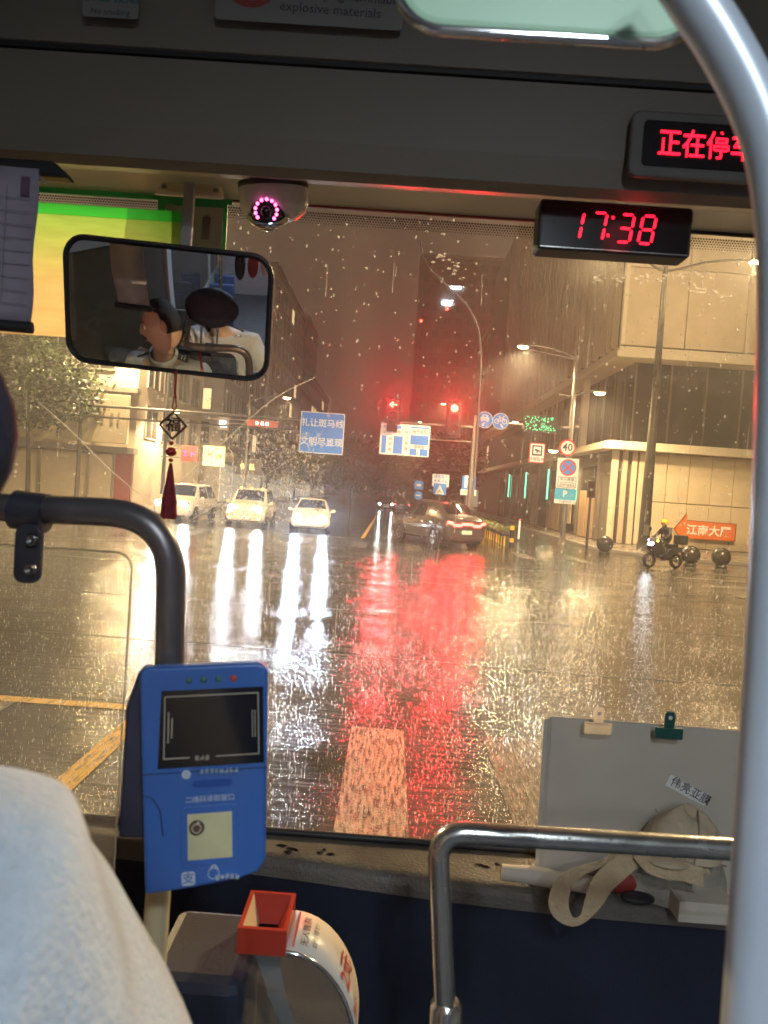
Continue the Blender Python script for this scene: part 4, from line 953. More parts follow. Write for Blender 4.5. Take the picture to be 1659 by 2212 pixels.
J = {'pelvis': ((0, -.22, .92), (.17, .15)), 'waist': ((0, -.18, 1.08), (.17, .14)), 'chest': ((0, -.06, 1.30), (.20, .15)), 'neck': ((0, .02, 1.46), .075), 'head': ((0, .06, 1.60), .09), 'shl': ((-.19, -.04, 1.38), .085), 'ell': ((-.30, .08, 1.16), .06), 'hal': ((-.29, .25, 1.10), .045), 'shr': ((.19, -.04, 1.38), .085), 'elr': ((.30, .08, 1.16), .06), 'har': ((.29, .25, 1.10), .045),
     'knl': ((-.16, .22, .86), .095), 'anl': ((-.15, .16, .46), .06), 'tol': ((-.15, .30, .42), .045), 'knr': ((.16, .22, .86), .095), 'anr': ((.15, .16, .46), .06), 'tor': ((.15, .30, .42), .045)}
E = [('pelvis', 'waist'), ('waist', 'chest'), ('chest', 'neck'), ('neck', 'head'), ('chest', 'shl'), ('shl', 'ell'), ('ell', 'hal'), ('chest', 'shr'), ('shr', 'elr'), ('elr', 'har'), ('pelvis', 'knl'), ('knl', 'anl'), ('anl', 'tol'), ('pelvis', 'knr'), ('knr', 'anr'), ('anr', 'tor')]
skin_mesh('body', J, E, 'coat_dark', rd)
m = MB(); m.sphere((0, .08, 1.60), .098, 14, 10, (.9, 1, 1.15)); m.sphere((0, .185, 1.59), .02, 8, 6, (.8, 1.2, 1.4)); m.build('face', 'skin', rd)
m = MB(); m.sphere((0, .05, 1.635), .135, 18, 10, (1, 1.12, .98), None, 0, .58); m.lathe([(.135, 1.60), (.15, 1.595)], 18); m.build('helmet', 'helmet_yellow', rd)
m = MB(); m.box((0, .20, 1.64), (.2, .07, .012)); m.build('helmet_peak', 'helmet_yellow', rd, bevel=.005)
for s in (-1, 1):
    for f in range(4): 
        m = MB(); m.tube([(s * (.27 + f * .02), .25, 1.105), (s * (.27 + f * .02), .285, 1.10), (s * (.27 + f * .02), .285, 1.075)], .011, 6); m.build('finger', 'coat_dark', rd)
    m = MB(); m.tube([(s * .255, .24, 1.10), (s * .245, .26, 1.07), (s * .25, .27, 1.055)], .012, 6); m.build('thumb', 'coat_dark', rd)
# ================================================================== THE BUS (we stand inside it)
mat('header_plastic', (.155, .130, .102), .55, var=.06, scale=3, bump=.08, bscale=300)
mat('soffit_beige', (.60, .54, .43), .26, var=.08, scale=6, spec=.8, coat=.4)
mat('green_glow_and_paint', (.03, .45, .13), .3, var=.08, coat=.3); mat('frit_red_glow', (.30, .02, .02), .3, coat=.3); mat('frit_black', (.006, .006, .007), .35)
mat('dash_plastic', (.11, .095, .08), .42, var=.2, scale=10, bump=.2, bscale=150, rvar=.12)
mat('front_navy', (.018, .024, .045), .5, var=.2, scale=5, bump=.1, bscale=200)
mat('bus_grey', (.28, .28, .29), .55, var=.06); mat('bus_floor', (.09, .09, .10), .6, var=.2)
mat('alu_rail', (.50, .49, .46), .24, metal=.9, var=.06, scale=20, rvar=.05, bump=.04, bscale=200); mat('rail_dark', (.14, .125, .13), .32, metal=.6, var=.1, rvar=.06, scale=15)
mat('pole_near', (.52, .57, .65), .33, metal=.25, var=.05)
mat('rubber_black', (.015, .015, .017), .5); mat('bolt_steel', (.25, .25, .26), .3, metal=1.0)
mat('paper_white', (.48, .425, .355), .7, var=.05, scale=9, bump=.12, bscale=6); mat('paper_lilac', (.26, .22, .27), .7, var=.06, scale=20)
mat('ink', (.02, .02, .022), .6); mat('ink_faint', (.17, .14, .17), .7)
thin_glass('windshield_glass', (.97, .97, .95), .034, (1, .97, .92), scale=11.0, smin=.004)
thin_glass('acrylic', (.90, .92, .91), .06, (1, 1, 1), scale=7, smin=.02); thin_glass('acrylic_edge', (.35, .42, .40), .25)
thin_glass('side_glass', (.8, .82, .82), .03)
WY0, WZ0, WY1, WZ1 = 1.80, 1.20, 1.68, 2.86            # windshield: bottom and top
def WS(px, py, off=0.0):
    """point on the inner face of the windshield"""
    d = ray(px, py); n = Vector((0, WZ1 - WZ0, WY0 - WY1)).normalized(); p0 = Vector((0, WY0, WZ0))
    return CAM + d * ((p0 - CAM).dot(n) / d.dot(n)) - n * off
BXL, BXR = -1.0, 1.62
bus = thing('city_bus', 'city bus interior around the camera with broad rain-covered windshield', 'bus', (.3, 0, 0)); OB = Vector((-.3, 0, 0))
def bp(mb, name, mt, **k):
    mb.v = [(v[0] - .3, v[1], v[2]) for v in mb.v]; return mb.build(name, mt, bus, **k)
mb = MB(); n_ = Vector((0, WZ1 - WZ0, WY0 - WY1)).normalized() * .006
A, B, C, D = (Vector(p) for p in ((BXL, WY0, WZ0), (BXR, WY0, WZ0), (BXR, WY1, WZ1), (BXL, WY1, WZ1)))
mb.add([A + n_, B + n_, C + n_, D + n_], [(0, 1, 2, 3)])
ws = bp(mb, 'windshield', 'windshield_glass'); ws['label'] = 'wide windshield covered in rain drops and wiper smears'
# header panel: near-vertical face, under-edge, soffit, upper hatch with a seam
hb0, hb1 = P(0, 352, 1.30), P(1640, 445, 1.30); hz = (hb0.z + hb1.z) / 2
sL = P(0, 100, 1.27).z; sR = P(1520, 210, 1.27).z; sz = (sL + sR) / 2
prof = [(1.30, hz), (1.275, hz + .008), (1.262, hz + .05), (1.255, sz - .006), (1.262, sz - .002), (1.262, sz + .004), (1.25, sz + .008), (1.20, 3.1), (1.19, 3.14)]
mb = MB(); vs = []
for (y, z) in prof: vs += [(BXL, y, z), (BXR, y, z)]
mb.add(vs, [(2 * i, 2 * i + 1, 2 * i + 3, 2 * i + 2) for i in range(len(prof) - 1)]); bp(mb, 'header_panel', 'header_plastic')
mb = MB(); mb.box(((BXL + BXR) / 2 - .05, 1.258, sz + .001), (BXR - BXL - .9, .012, .007)); mb.v = [(v[0] - .25, v[1], v[2]) for v in mb.v]; bp(mb, 'hatch_seam', 'rubber_black')
mb = MB(); zt = P(700, 448, 1.685).z
mb.add([(BXL, 1.30, hz), (BXR, 1.30, hz), (BXR, 1.60, zt + .015), (BXL, 1.60, zt + .015), (BXL, 1.685, zt), (BXR, 1.685, zt), (BXL, 1.70, WZ1 + .02), (BXR, 1.70, WZ1 + .02), (BXL, 1.30, hz + .4), (BXR, 1.30, hz + .4)], [(0, 1, 2, 3), (3, 2, 5, 4), (4, 5, 7, 6), (6, 7, 9, 8), (8, 9, 1, 0)], False); bp(mb, 'soffit', 'soffit_beige')
# black frit along the top of the glass, LED glow painted in as green and red, and the dotted ceramic edge
def band(x0, x1, z0, z1, mt, name='frit_band', off=.012):
    def q(x, z): t = (z - WZ0) / (WZ1 - WZ0); return Vector((x, WY0 + (WY1 - WY0) * t - off, z))
    mb = MB(); a = [q(x0, z0), q(x1, z0), q(x1, z1), q(x0, z1)]; mb.add(a + [p + Vector((0, .006, 0)) for p in a], [(0, 1, 2, 3), (7, 6, 5, 4), (0, 4, 5, 1), (1, 5, 6, 2), (2, 6, 7, 3), (3, 7, 4, 0)]); bp(mb, name, mt)
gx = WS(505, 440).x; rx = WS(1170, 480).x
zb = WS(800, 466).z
band(BXL, gx, zb, zt + .03, 'green_glow_and_paint'); band(gx, rx, zb + .006, zt + .03, 'frit_red_glow', off=.0125); band(rx, BXR, zb + .004, zt + .03, 'frit_black')
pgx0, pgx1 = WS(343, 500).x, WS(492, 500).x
band(pgx0, pgx1, WS(400, 560).z, zb + .002, 'green_glow_and_paint', 'divider', .014)
def frit(x0, x1, z, rows, name='frit_dots'):
    mb = MB(); p = .0062
    for j in range(rows):
        x = x0 + (p / 2 if j % 2 else 0)
        while x < x1:
            zz = z - j * p * .86; t = (zz - WZ0) / (WZ1 - WZ0); c = Vector((x, WY0 + (WY1 - WY0) * t - .004, zz)); s = .0025 - .00025 * j
            mb.add([(c.x + s * cos(pi / 3 * k), c.y, c.z + s * sin(pi / 3 * k)) for k in range(6)], [tuple(range(6))]); x += p
    bp(mb, name, 'frit_black', kind='stuff')
frit(BXL, pgx0, zb - .004, 6); frit(pgx1, BXR * .75, zb - .004, 5)
# A pillars, ceiling, floor, side walls, rear
mb = MB(); mb.box((BXL - .04, 1.72, 2.0), (.10, .22, 2.2)); bp(mb, 'pillar', 'bus_grey', bevel=.03)
mb = MB(); mb.box((BXR + .04, 1.72, 2.0), (.10, .22, 2.2)); bp(mb, 'pillar', 'bus_grey', bevel=.03)
mb = MB(); mb.box(((BXL + BXR) / 2, -2.2, 3.12), (BXR - BXL, 6.9, .06)); bp(mb, 'ceiling', 'bus_grey')
mb = MB(); mb.box(((BXL + BXR) / 2, -2.0, .36), (BXR - BXL, 7.7, .06)); bp(mb, 'floor', 'bus_floor')
mb = MB(); mb.box((BXL - .03, -2.0, .85), (.06, 7.6, .95)); mb.box((BXL - .03, -2.0, 2.78), (.06, 7.6, .65)); mb.box((BXL - .03, -.35, 1.9), (.06, .14, 1.2)); mb.box((BXL - .03, -3.6, 1.9), (.06, .14, 1.2)); bp(mb, 'side_wall', 'bus_grey')
mb = MB(); mb.box((BXR + .03, -2.0, .85), (.06, 7.6, .95)); mb.box((BXR + .03, -2.0, 2.78), (.06, 7.6, .65)); mb.box((BXR + .03, -.9, 1.9), (.06, .14, 1.2)); mb.box((BXR + .03, .4, 1.9), (.06, .1, 1.2)); bp(mb, 'side_wall', 'bus_grey')
mb = MB(); mb.box(((BXL + BXR) / 2, -5.7, 1.75), (BXR - BXL, .06, 2.8)); bp(mb, 'rear_wall', 'bus_grey')
mb = MB(); mb.box((BXL - .03, -1.9, 1.89), (.012, 7.2, 1.13)); bp(mb, 'side_window', 'side_glass')
mb = MB(); mb.box((BXR + .03, -1.9, 1.89), (.012, 7.2, 1.13)); bp(mb, 'side_window', 'side_glass')
# outer front skin below the glass so that the street does not shine in
mb = MB(); mb.box(((BXL + BXR) / 2, 1.86, .75), (BXR - BXL + .1, .06, .86)); bp(mb, 'front_skin', 'bus_grey')
# the bus's own headlamps, low on the front skin
for hx_ in (BXL + .22, BXR - .22):
    mb = MB(); mb.sphere((hx_, 1.885, .78), .11, 16, 10, (1.2, .35, .8)); bp(mb, 'headlamp', 'chrome')
    light('headlamp_beam', 'SPOT', (hx_ - .3, 1.97, .78), 7000, (1, .93, .82), bus, .09, 34).rotation_euler = Vector((0, 1, .09)).to_track_quat('-Z', 'Y').to_euler()
# dash ledge with a gently curved inner edge and the navy front panel
e0 = G(600, 1852, 1.235); e1 = G(1050, 1898, 1.235); e2 = G(1555, 1962, 1.235)
xs = [BXL + (BXR - BXL) * i / 24 for i in range(25)]
def edge(x): t = (x - e0.x) / (e2.x - e0.x); return e0.y + (e2.y - e0.y) * max(-.6, min(1.8, t)) - .02 * sin(max(0, min(1, t)) * pi)
mb = MB(); vs = []
for x in xs:
    y = edge(x); vs += [(x, 1.83, 1.235), (x, y + .03, 1.235), (x, y + .008, 1.228), (x, y, 1.21), (x, y - .004, 1.19)]
fs = []
for i in range(24):
    for k in range(4): fs.append((i * 5 + k, i * 5 + k + 1, (i + 1) * 5 + k + 1, (i + 1) * 5 + k))
mb.add(vs, fs, True); bp(mb, 'dash_ledge', 'dash_plastic')
mb = MB(); vs = []
for x in xs: y = edge(x); vs += [(x, y + .0, 1.205), (x, y + .012, 1.18), (x, y + .03, .4)]
mb.add(vs, [(i * 3 + k, i * 3 + k + 1, (i + 1) * 3 + k + 1, (i + 1) * 3 + k) for i in range(24) for k in range(2)], True); bp(mb, 'front_panel', 'front_navy')
# sealing strip at the foot of the glass
mb = MB(); mb.tube([(BXL, 1.793, 1.243), (BXR, 1.793, 1.243)], .009, 8); bp(mb, 'glass_seal', 'rubber_black')
# tiny puddles and crumbs on the ledge
mb = MB(); rr = random.Random(2)
for (px, py) in ((608, 1826), (628, 1833), (640, 1836), (700, 1836), (715, 1845), (1035, 1868), (1050, 1872), (1075, 1866), (622, 1840), (690, 1842)):
    c = G(px, py, 1.236); mb.sphere(c, .006, 8, 5, (rr.uniform(.7, 2.2), 1, .4))
bp(mb, 'water_drops', mat('water_bead', (.9, .9, .9), .02, trans=1.0, ior=1.33), kind='stuff')
# cabin lamp: a long cool strip in the ceiling behind us
mat('cabin_lamp', (.8, .85, .9), .4, em=(.78, .90, .95), es=3.0)
for ly in (-.75, -1.9, -3.05):
    mb = MB(); mb.box((.35, ly, 3.075), (.10, .40, .035)); bp(mb, 'ceiling_lamp', 'cabin_lamp')
    light('cabin_light', 'AREA', (.05, ly, 3.04), 18, (.80, .92, 1.0), bus, .08, sizey=.36)
# rows of seats further back (seen only in the mirror)
mat('seat_blue', (.03, .05, .13), .7, var=.2, scale=30)
for i in range(3):
    for j, x in enumerate((-.62, 1.2)):
        r = bpy.data.objects.new('passenger_seat', None); COL.objects.link(r); r.parent = bus; r.location = (x - .3, -1.3 - i * .85, .39)
        mb = MB(); mb.box((0, 0, .42), (.46, .44, .1)); mb.build('cushion', 'seat_blue', r, bevel=.03)
        mb = MB(); mb.box((0, -.22, .78), (.46, .09, .72)); mb.build('backrest', 'seat_blue', r, bevel=.03)
        for s in (-1, 1): mb = MB(); mb.cyl((s * .17, 0, 0), (s * .17, 0, .38), .02); mb.build('leg', 'alu_rail', r)
# ---------------------------------------------------------------- stickers on the header
def header_at(px, py): return P(px, py, 1.225)
def sticker(name, label, px0, py0, px1, py1, Y=1.222):
    c = P((px0 + px1) / 2, (py0 + py1) / 2, Y); k = mpp(Y)
    r = thing(name, label, 'sticker', c, SIGN()); r.rotation_euler.x += radians(2.5)
    return r, (px1 - px0) * k, (py1 - py0) * k
mat('sticker_grey', (.20, .19, .175), .6, var=.05); mat('sticker_red', (.30, .045, .04), .6); mat('sticker_teal', (.03, .12, .11), .6); mat('sticker_ink', (.03, .032, .04), .6)
r, w, h = sticker('warning_sticker', 'header sticker with red prohibition ring banning flammable materials', 470, -90, 870, 50)
mb_sign(r, rrect(w, h, .008), 'sticker_grey', 0, .0006, 'sheet')
mb = MB(); k_ = mpp(1.222); cx, cy = (545 - 670) * k_, (-20 - 0) * k_ * -1 - .0
mb.ring((cx, cy), .037, .048, .0012, 36); mb.box((cx, cy, .0012), (.085, .009, .0006), Matrix.Translation((cx, cy, 0)) @ Matrix.Rotation(radians(-45), 4, 'Z') @ Matrix.Translation((-cx, -cy, 0))); mb.build('prohibition_ring', 'sticker_red', r)
mb = MB(); mb.prism([(cx - .018, cy - .03), (cx + .02, cy - .03), (cx + .026, cy - .005), (cx + .01, cy + .004), (cx + .012, cy + .026), (cx - .004, cy + .01), (cx - .014, cy + .018), (cx - .025, cy - .008)], .0005, .0009); mb.build('flame_symbol', 'sticker_ink', r)
mb = MB(); mb.text('No carrying flammable and', .0215, (-.048, -.004, .0012), .0, 'LEFT', rot=radians(-1)); mb.text('explosive materials', .0215, (-.048, -.027, .0012), .0, 'LEFT', rot=radians(-1)); mb.build('lettering', 'sticker_ink', r)
r, w, h = sticker('smoking_sticker', 'small header sticker with teal characters and the words No smoking', 180, -60, 300, 36)
mb_sign(r, rrect(w, h, .006), 'sticker_grey', 0, .0006, 'sheet')
mb = MB(); mb.text('禁止吸烟', .024, (0, -.004, .001), .006); mb.build('lettering', 'sticker_teal', r); mb = MB(); mb.text('No smoking', .013, (0, -.028, .001), .004); mb.build('caption', 'sticker_ink', r)
# ---------------------------------------------------------------- LED text panel
mat('led_red', (.4, .0, .01), .4, em=(1, .006, .022), es=3.2); mat('screen_black', (.006, .005, .006), .25, var=.2); mat('header_trim', (.10, .092, .082), .5)
c = P(1528, 325, 1.245); k = mpp(1.245)
r = thing('led_text_display', 'recessed display in the header with glowing red characters', 'display', c, SIGN())
mb = MB(); mb.prism(rrect(.262, .108, .016), .0, .012); mb.build('bezel', 'header_trim', r, bevel=.004)
mb = MB(); mb.prism(rrect(.222, .074, .008), .012, .0135); mb.build('screen', 'screen_black', r)
mb = MB(); mb.text('正在停车', .0475, (-.0085, -.002, .0155), .010, wide=.83, spacing=1.0); mb.build('lettering', 'led_red', r)
# ---------------------------------------------------------------- clock
c = P(1329, 493, 1.36); k = mpp(1.36)
r = thing('digital_clock', 'black digital clock box with red glowing digits 17:38 under the header', 'clock', c, SIGN())
cw, chh = 326 * k, 106 * k
mb = MB(); mb.prism(rrect(cw, chh, .008, 4), -.05, 0); mb.build('case', 'rubber_black', r, bevel=.003)
mb = MB(); mb.prism(rrect(cw - .012, chh - .012, .005, 4), 0, .0015); mb.build('screen', 'screen_black', r)
mb = MB(); mb.box((0, -chh / 2 + .004, .0015), (cw * .96, .002, .003)); mb.build('lower_trim', 'alu_rail', r)
SEGS = {'1': 'bc', '7': 'abc', '3': 'abgcd', '8': 'abcdefg'}
def digit(ch, x):
    w, h, t = .0235, .0495, .0048; sk = .13; mb = MB()
    S = {'a': ((-w / 2, h / 2), (w / 2, h / 2)), 'd': ((-w / 2, -h / 2), (w / 2, -h / 2)), 'g': ((-w / 2, 0), (w / 2, 0)), 'b': ((w / 2, 0), (w / 2, h / 2)), 'c': ((w / 2, -h / 2), (w / 2, 0)), 'e': ((-w / 2, -h / 2), (-w / 2, 0)), 'f': ((-w / 2, 0), (-w / 2, h / 2))}
    for s in SEGS[ch]:
        (x0, y0), (x1, y1) = S[s]; d = Vector((x1 - x0, y1 - y0)).normalized(); a = Vector((x0, y0)) + d * .002; b_ = Vector((x1, y1)) - d * .002; n = Vector((-d.y, d.x)) * t / 2
        pts = [a, a + d * t / 2 - n, b_ - d * t / 2 - n, b_, b_ - d * t / 2 + n, a + d * t / 2 + n]
        mb.add([(x + p.x + p.y * sk, p.y, .0022) for p in pts], [tuple(range(6))])
    mb.build('digit', 'led_red', r)
D0 = .0
for ch, px in (('1', 1248), ('7', 1292), ('3', 1350), ('8', 1396)): digit(ch, (px - 1329) * k + (-.004 if ch == '1' else 0))
for (px, py) in ((1322, 476), (1314, 514)):
    mb = MB(); mb.box(((px - 1329) * k, (497 - py) * k, .0022), (.005, .005, .0006)); mb.build('colon_dot', 'led_red', r)
light('clock_glow', 'POINT', (.02, 0, .05), .035, (1, .03, .04), r, .03)
# ---------------------------------------------------------------- dome camera
c = P(592, 438, 1.46); k = mpp(1.46)
r = thing('dome_camera', 'white dome security camera with ring of pink infrared lights under the header', 'camera', c)
mb = MB(); M = Matrix.Rotation(radians(14), 4, 'X') @ Matrix.Rotation(radians(-4), 4, 'Y')
R_ = 72 * k
mb.lathe([(0, .034), (R_, .034), (R_ * 1.01, .025), (R_ * 1.0, -.004), (R_ * .93, -.018), (R_ * .66, -.031), (R_ * .50, -.034), (0, -.034)], 36, M); mb.build('housing', mat('cam_white', (.55, .52, .48), .35, var=.04), r)
mb = MB(); mb.lathe([(R_ * 1.012, .036), (R_ * 1.03, .036), (R_ * 1.03, .026), (R_ * 1.012, .026)], 36, M); mb.build('seal', 'rubber_black', r)
mb = MB(); mb.sphere((-.004, -.034, -.034), .033, 24, 14, (1, 1, 1)); mb.build('lens_ball', mat('lens_black', (.01, .01, .012), .06, spec=.8, coat=.5), r)
mb = MB(); mb.lathe([(.036, 0), (.040, -.004), (.040, -.010), (.034, -.012)], 30, Matrix.Translation((-.004, -.034, -.033)) @ Matrix.Rotation(radians(50), 4, 'X')); mb.build('ring', 'chrome', r)
f = Vector((.05, -.92, -.22)).normalized(); a_ = f.orthogonal().normalized(); a_ = Vector((1, 0, 0)) - f * f.x; a_.normalize(); b_ = a_.cross(f) * -1
cc = Vector((-.004, -.034, -.034)); 
mb = MB(); mb.sphere(cc + f * .027, .011, 14, 8); mb.build('lens', 'screen_black', r)
for i in range(11):
    an = radians(-35 + 250 * i / 10)
    p = cc + (f * .80 + (a_ * cos(an) + Vector((0, 0, 1)) * sin(an)) * .60).normalized() * .0335
    mb = MB(); mb.sphere(p, .0032, 8, 6); mb.build('infrared_light', mat('ir_pink', (.5, .1, .3), .3, em=(1, .12, .42), es=4), r)
# ---------------------------------------------------------------- small soffit lamp bezel, visor bracket
c = P(412, 411, 1.5); r = thing('map_lamp', 'small chrome-edged soffit lamp bezel behind the mirror stem', 'lamp', c)
mb = MB(); mb.prism([(-.07, -.02), (.07, -.02), (.06, .02), (-.06, .02)], -.006, .004, Matrix.Rotation(radians(50), 4, 'X')); mb.build('bezel', 'soffit_beige', r, bevel=.004)
mb = MB(); mb.box((0, -.002, -.001), (.09, .018, .006), Matrix.Rotation(radians(50), 4, 'X')); mb.build('lens', 'chrome', r, bevel=.002)
for s in (-1, 1): mb = MB(); mb.sphere((s * .052, -.004, .001), .006, 10, 6); mb.build('screw', 'bolt_steel', r)
c = P(70, 364, 1.25); r = thing('visor_bracket', 'black plastic sun blind bracket under the header', 'bracket', c)
mb = MB(); mb.prism([(-.075, .012), (.038, .012), (.06, -.006), (.066, -.014), (-.075, -.014)][::-1], -.02, .01, Matrix.Rotation(radians(90), 4, 'X')); mb.build('arm', 'rubber_black', r, bevel=.005)
mb = MB(); mb.box((.03, -.014, -.002), (.022, .003, .004), Matrix.Rotation(radians(40), 4, 'Y')); mb.build('clip', 'chrome', r)
# ---------------------------------------------------------------- hanging timetable sheet on the left
tl, tr, bl = P(-90, 358, 1.18), P(66, 366, 1.18), P(-90, 695, 1.18); c = P(66, 700, 1.18)
r = thing('timetable_sheet', 'lilac printed sheet hanging from the header with a black weight bar', 'notice', c, SIGN(radians(6)))
hh = (P(66, 366, 1.18) - c).length
mb = MB(); vs = []; n = 10
for i in range(n + 1):
    z = hh * i / n; wv = .003 * sin(i * 1.1); vs += [(-.12, z, wv), (.0 + .0015 * sin(i * .9), z, -wv)]
mb.add(vs, [(2 * i, 2 * i + 1, 2 * i + 3, 2 * i + 2) for i in range(n)], True); s_ = mb.build('sheet', 'paper_lilac', r); sm = s_.modifiers.new('t', 'SOLIDIFY'); sm.thickness = .0006
mb = MB()
for i in range(9): mb.box((-.06, hh * (.12 + .085 * i), .0045), (.11, .0009, .0005))
mb.box((-.045, hh * .5, .0045), (.0009, hh * .75, .0005)); mb.box((-.085, hh * .5, .0045), (.0009, hh * .75, .0005)); mb.build('printed_lines', 'ink_faint', r, kind='stuff')
mb = MB(); mb.cyl((-.13, -.006, 0), (.003, -.006, 0), .0095, n=14); mb.build('weight_bar', 'rubber_black', r)
mb = MB(); mb.box((-.018, hh * .88, .004), (.014, .03, .001)); mb.build('tape', mat('tape_dark', (.10, .05, .09), .5), r)
# ---------------------------------------------------------------- amber translucent sun visor film
def film_mat():
    mt = bpy.data.materials.new('visor_film'); mt.use_nodes = True; nt = mt.node_tree; N = nt.nodes; L = nt.links; N.remove(N['Principled BSDF'])
    tl_ = N.new('ShaderNodeBsdfTranslucent'); tl_.inputs[0].default_value = (.95, .84, .60, 1); tp = N.new('ShaderNodeBsdfTransparent'); tp.inputs[0].default_value = (1, .92, .72, 1)
    tc = N.new('ShaderNodeTexCoord'); nz = N.new('ShaderNodeTexNoise'); nz.inputs['Scale'].default_value = 9; mp = N.new('ShaderNodeMapping'); mp.inputs['Scale'].default_value = (1, 1, 5); L.new(tc.outputs['Object'], mp.inputs[0]); L.new(mp.outputs[0], nz.inputs['Vector'])
    mr = N.new('ShaderNodeMapRange'); mr.inputs['To Min'].default_value = .25; mr.inputs['To Max'].default_value = .65; L.new(nz.outputs['Fac'], mr.inputs[0])
    sx_ = N.new('ShaderNodeSeparateXYZ'); L.new(tc.outputs['Object'], sx_.inputs[0]); gr_ = N.new('ShaderNodeMapRange'); gr_.inputs['From Min'].default_value = .10; gr_.inputs['From Max'].default_value = .275; L.new(sx_.outputs['Z'], gr_.inputs[0])
    cr_ = N.new('ShaderNodeValToRGB'); cr_.color_ramp.elements[0].color = (.95, .84, .60, 1); cr_.color_ramp.elements[1].color = (.60, .86, .38, 1); L.new(gr_.outputs[0], cr_.inputs[0]); L.new(cr_.outputs[0], tl_.inputs[0]); L.new(cr_.outputs[0], tp.inputs[0])   # the film itself is tinted green towards its top
    mx = N.new('ShaderNodeMixShader'); L.new(mr.outputs[0], mx.inputs[0]); L.new(tl_.outputs[0], mx.inputs[1]); L.new(tp.outputs[0], mx.inputs[2]); L.new(mx.outputs[0], N['Material Output'].inputs[0]); MATS['visor_film'] = mt
film_mat()
thin_glass('visor_green', (.35, .95, .35), .5, (.25, 1, .35))
a, b_ = P(-60, 700, 1.62), P(392, 755, 1.62); zt_ = P(200, 445, 1.62).z; zm_ = P(200, 468, 1.62).z; zl = P(95, 725, 1.62).z
r = thing('sun_visor', 'amber translucent sun visor film with green top edge behind the mirror', 'sun visor', (a.x, 1.62, zl))
mb = MB(); mb.box(((b_.x - a.x) / 2, 0, (zm_ - zl) / 2), (b_.x - a.x, .0012, zm_ - zl)); mb.build('film', 'visor_film', r)
mb = MB(); mb.box(((b_.x - a.x) / 2, 0, (zt_ + zm_) / 2 - zl), (b_.x - a.x, .003, zt_ - zm_)); mb.build('top_edge', 'visor_green', r)
c = P(418, 487, 1.66); r = thing('paper_note', 'small white paper note stuck on the green divider behind the mirror stem', 'note', c, SIGN())
mb = MB(); mb.prism(rect(-62 * .00104, -.046, 62 * .00104, .042), 0, .0008); mb.build('sheet', mat('paper_note', (.42, .40, .37), .7, var=.06), r)
mb = MB(); mb.box((.028, -.005, .0012), (.018, .05, .0006)); mb.build('dark_mark', 'ink_faint', r)
# ================================================================== RAILS, READER, FARE BOX
# driver's partition rail (left, dark)
Yr = .92
path = bend(P(-90, 1093, Yr), P(372, 1112, Yr), P(362, 1700, Yr), .085, 14); c = path[-1]; q0_ = P(-90, 1093, Yr); path = bend(q0_ + Vector((-.12, -.7, 0)), q0_ + Vector((-.03, 0, 0)), path[1], .06, 8)[:-1] + path[1:]
r = thing('hand_rail', 'dark curved hand rail over the clear driver partition', 'rail', c)
mb = MB(); mb.tube([p - c for p in path], .0178, 24); mb.build('tube', 'rail_dark', r)
k = mpp(Yr)
pc = P(68, 1105, Yr); mb = MB(); mb.cyl(pc - c + Vector((-.021, 0, .0014)), pc - c + Vector((.020, 0, -.0014)), .0245, n=22); mb.build('clamp', mat('clamp_navy', (.035, .036, .05), .45, var=.1), r, bevel=.003)
mb = MB(); q = P(62, 1196, Yr - .024) - c; M = Matrix.Translation(q) @ Matrix.Rotation(pi / 2, 4, 'X')
mb.prism(rrect(.033, .072, .012, 5), -.0045, .0045, M); br = mb.build('bracket', 'clamp_navy', r, bevel=.002)
for (px, py) in ((70, 1166), (66, 1230)):
    b_ = P(px, py, Yr - .032) - c; mb = MB(); mb.lathe([(.0075, 0), (.0075, .003), (.006, .005), (.004, .005), (.0035, .001), (0, .001)], 18, Matrix.Translation(b_) @ Matrix.Rotation(pi / 2, 4, 'X')); mb.build('bolt', 'bolt_steel', br)
# clear acrylic partition
tr_ = P(286, 1196, Yr + .01); w = 1.0; zb_ = P(240, 1760, Yr + .01).z
r = thing('partition_panel', 'clear scratched acrylic driver partition panel with rounded corner', 'partition', (tr_.x, Yr + .01, zb_), SIGN())
H = tr_.z - zb_; pts = [(-w, -.35), (0, -.35)] + [(-.022 + .022 * cos(radians(a)), H - .022 + .022 * sin(radians(a))) for a in range(0, 91, 10)] + [(-w, H)]
mb = MB(); mb.prism(pts, -.0025, .0025); mb.build('sheet', 'acrylic', r)
mb = MB(); e = [(p[0] + .0004, p[1] + .0004, 0) for p in pts[1:]]; mb.tube(e, .0014, 6); mb.build('polished_edge', 'acrylic_edge', r)
# ---- card reader
mat('reader_blue', (.028, .105, .36), .38, var=.10, scale=4, coat=.15); mat('reader_dark', (.02, .024, .05), .45); mat('reader_screen', (.008, .009, .014), .12, spec=.6)
mat('line_cream', (.42, .38, .30), .5); mat('print_pale', (.40, .46, .55), .5); mat('scan_cream', (.48, .46, .28), .4, var=.12, scale=14)
Yc = .86; k = mpp(Yc); c = P(444, 1670, Yc)
r = thing('card_reader', 'bright blue bus card reader with dark screen clamped on the rail', 'card reader', c, (radians(86), radians(-4.5), radians(9)))
W2, H2 = 276 * k / 2, 470 * k / 2
body = [(-W2 + .004, -H2 - .010), (-W2 * .2, -H2 - .006), (W2 * .5, -H2 + .0), (W2 * .78, -H2 + .006), (W2 * .92, -H2 + .018), (W2, H2 - .010), (W2 - .004, H2 - .003), (W2 - .012, H2), (-W2 + .006, H2), (-W2, H2 - .006)]
mb = MB(); mb.prism(body, -.022, 0); mb.build('front_shell', 'reader_blue', r, bevel=.004, seg=3)
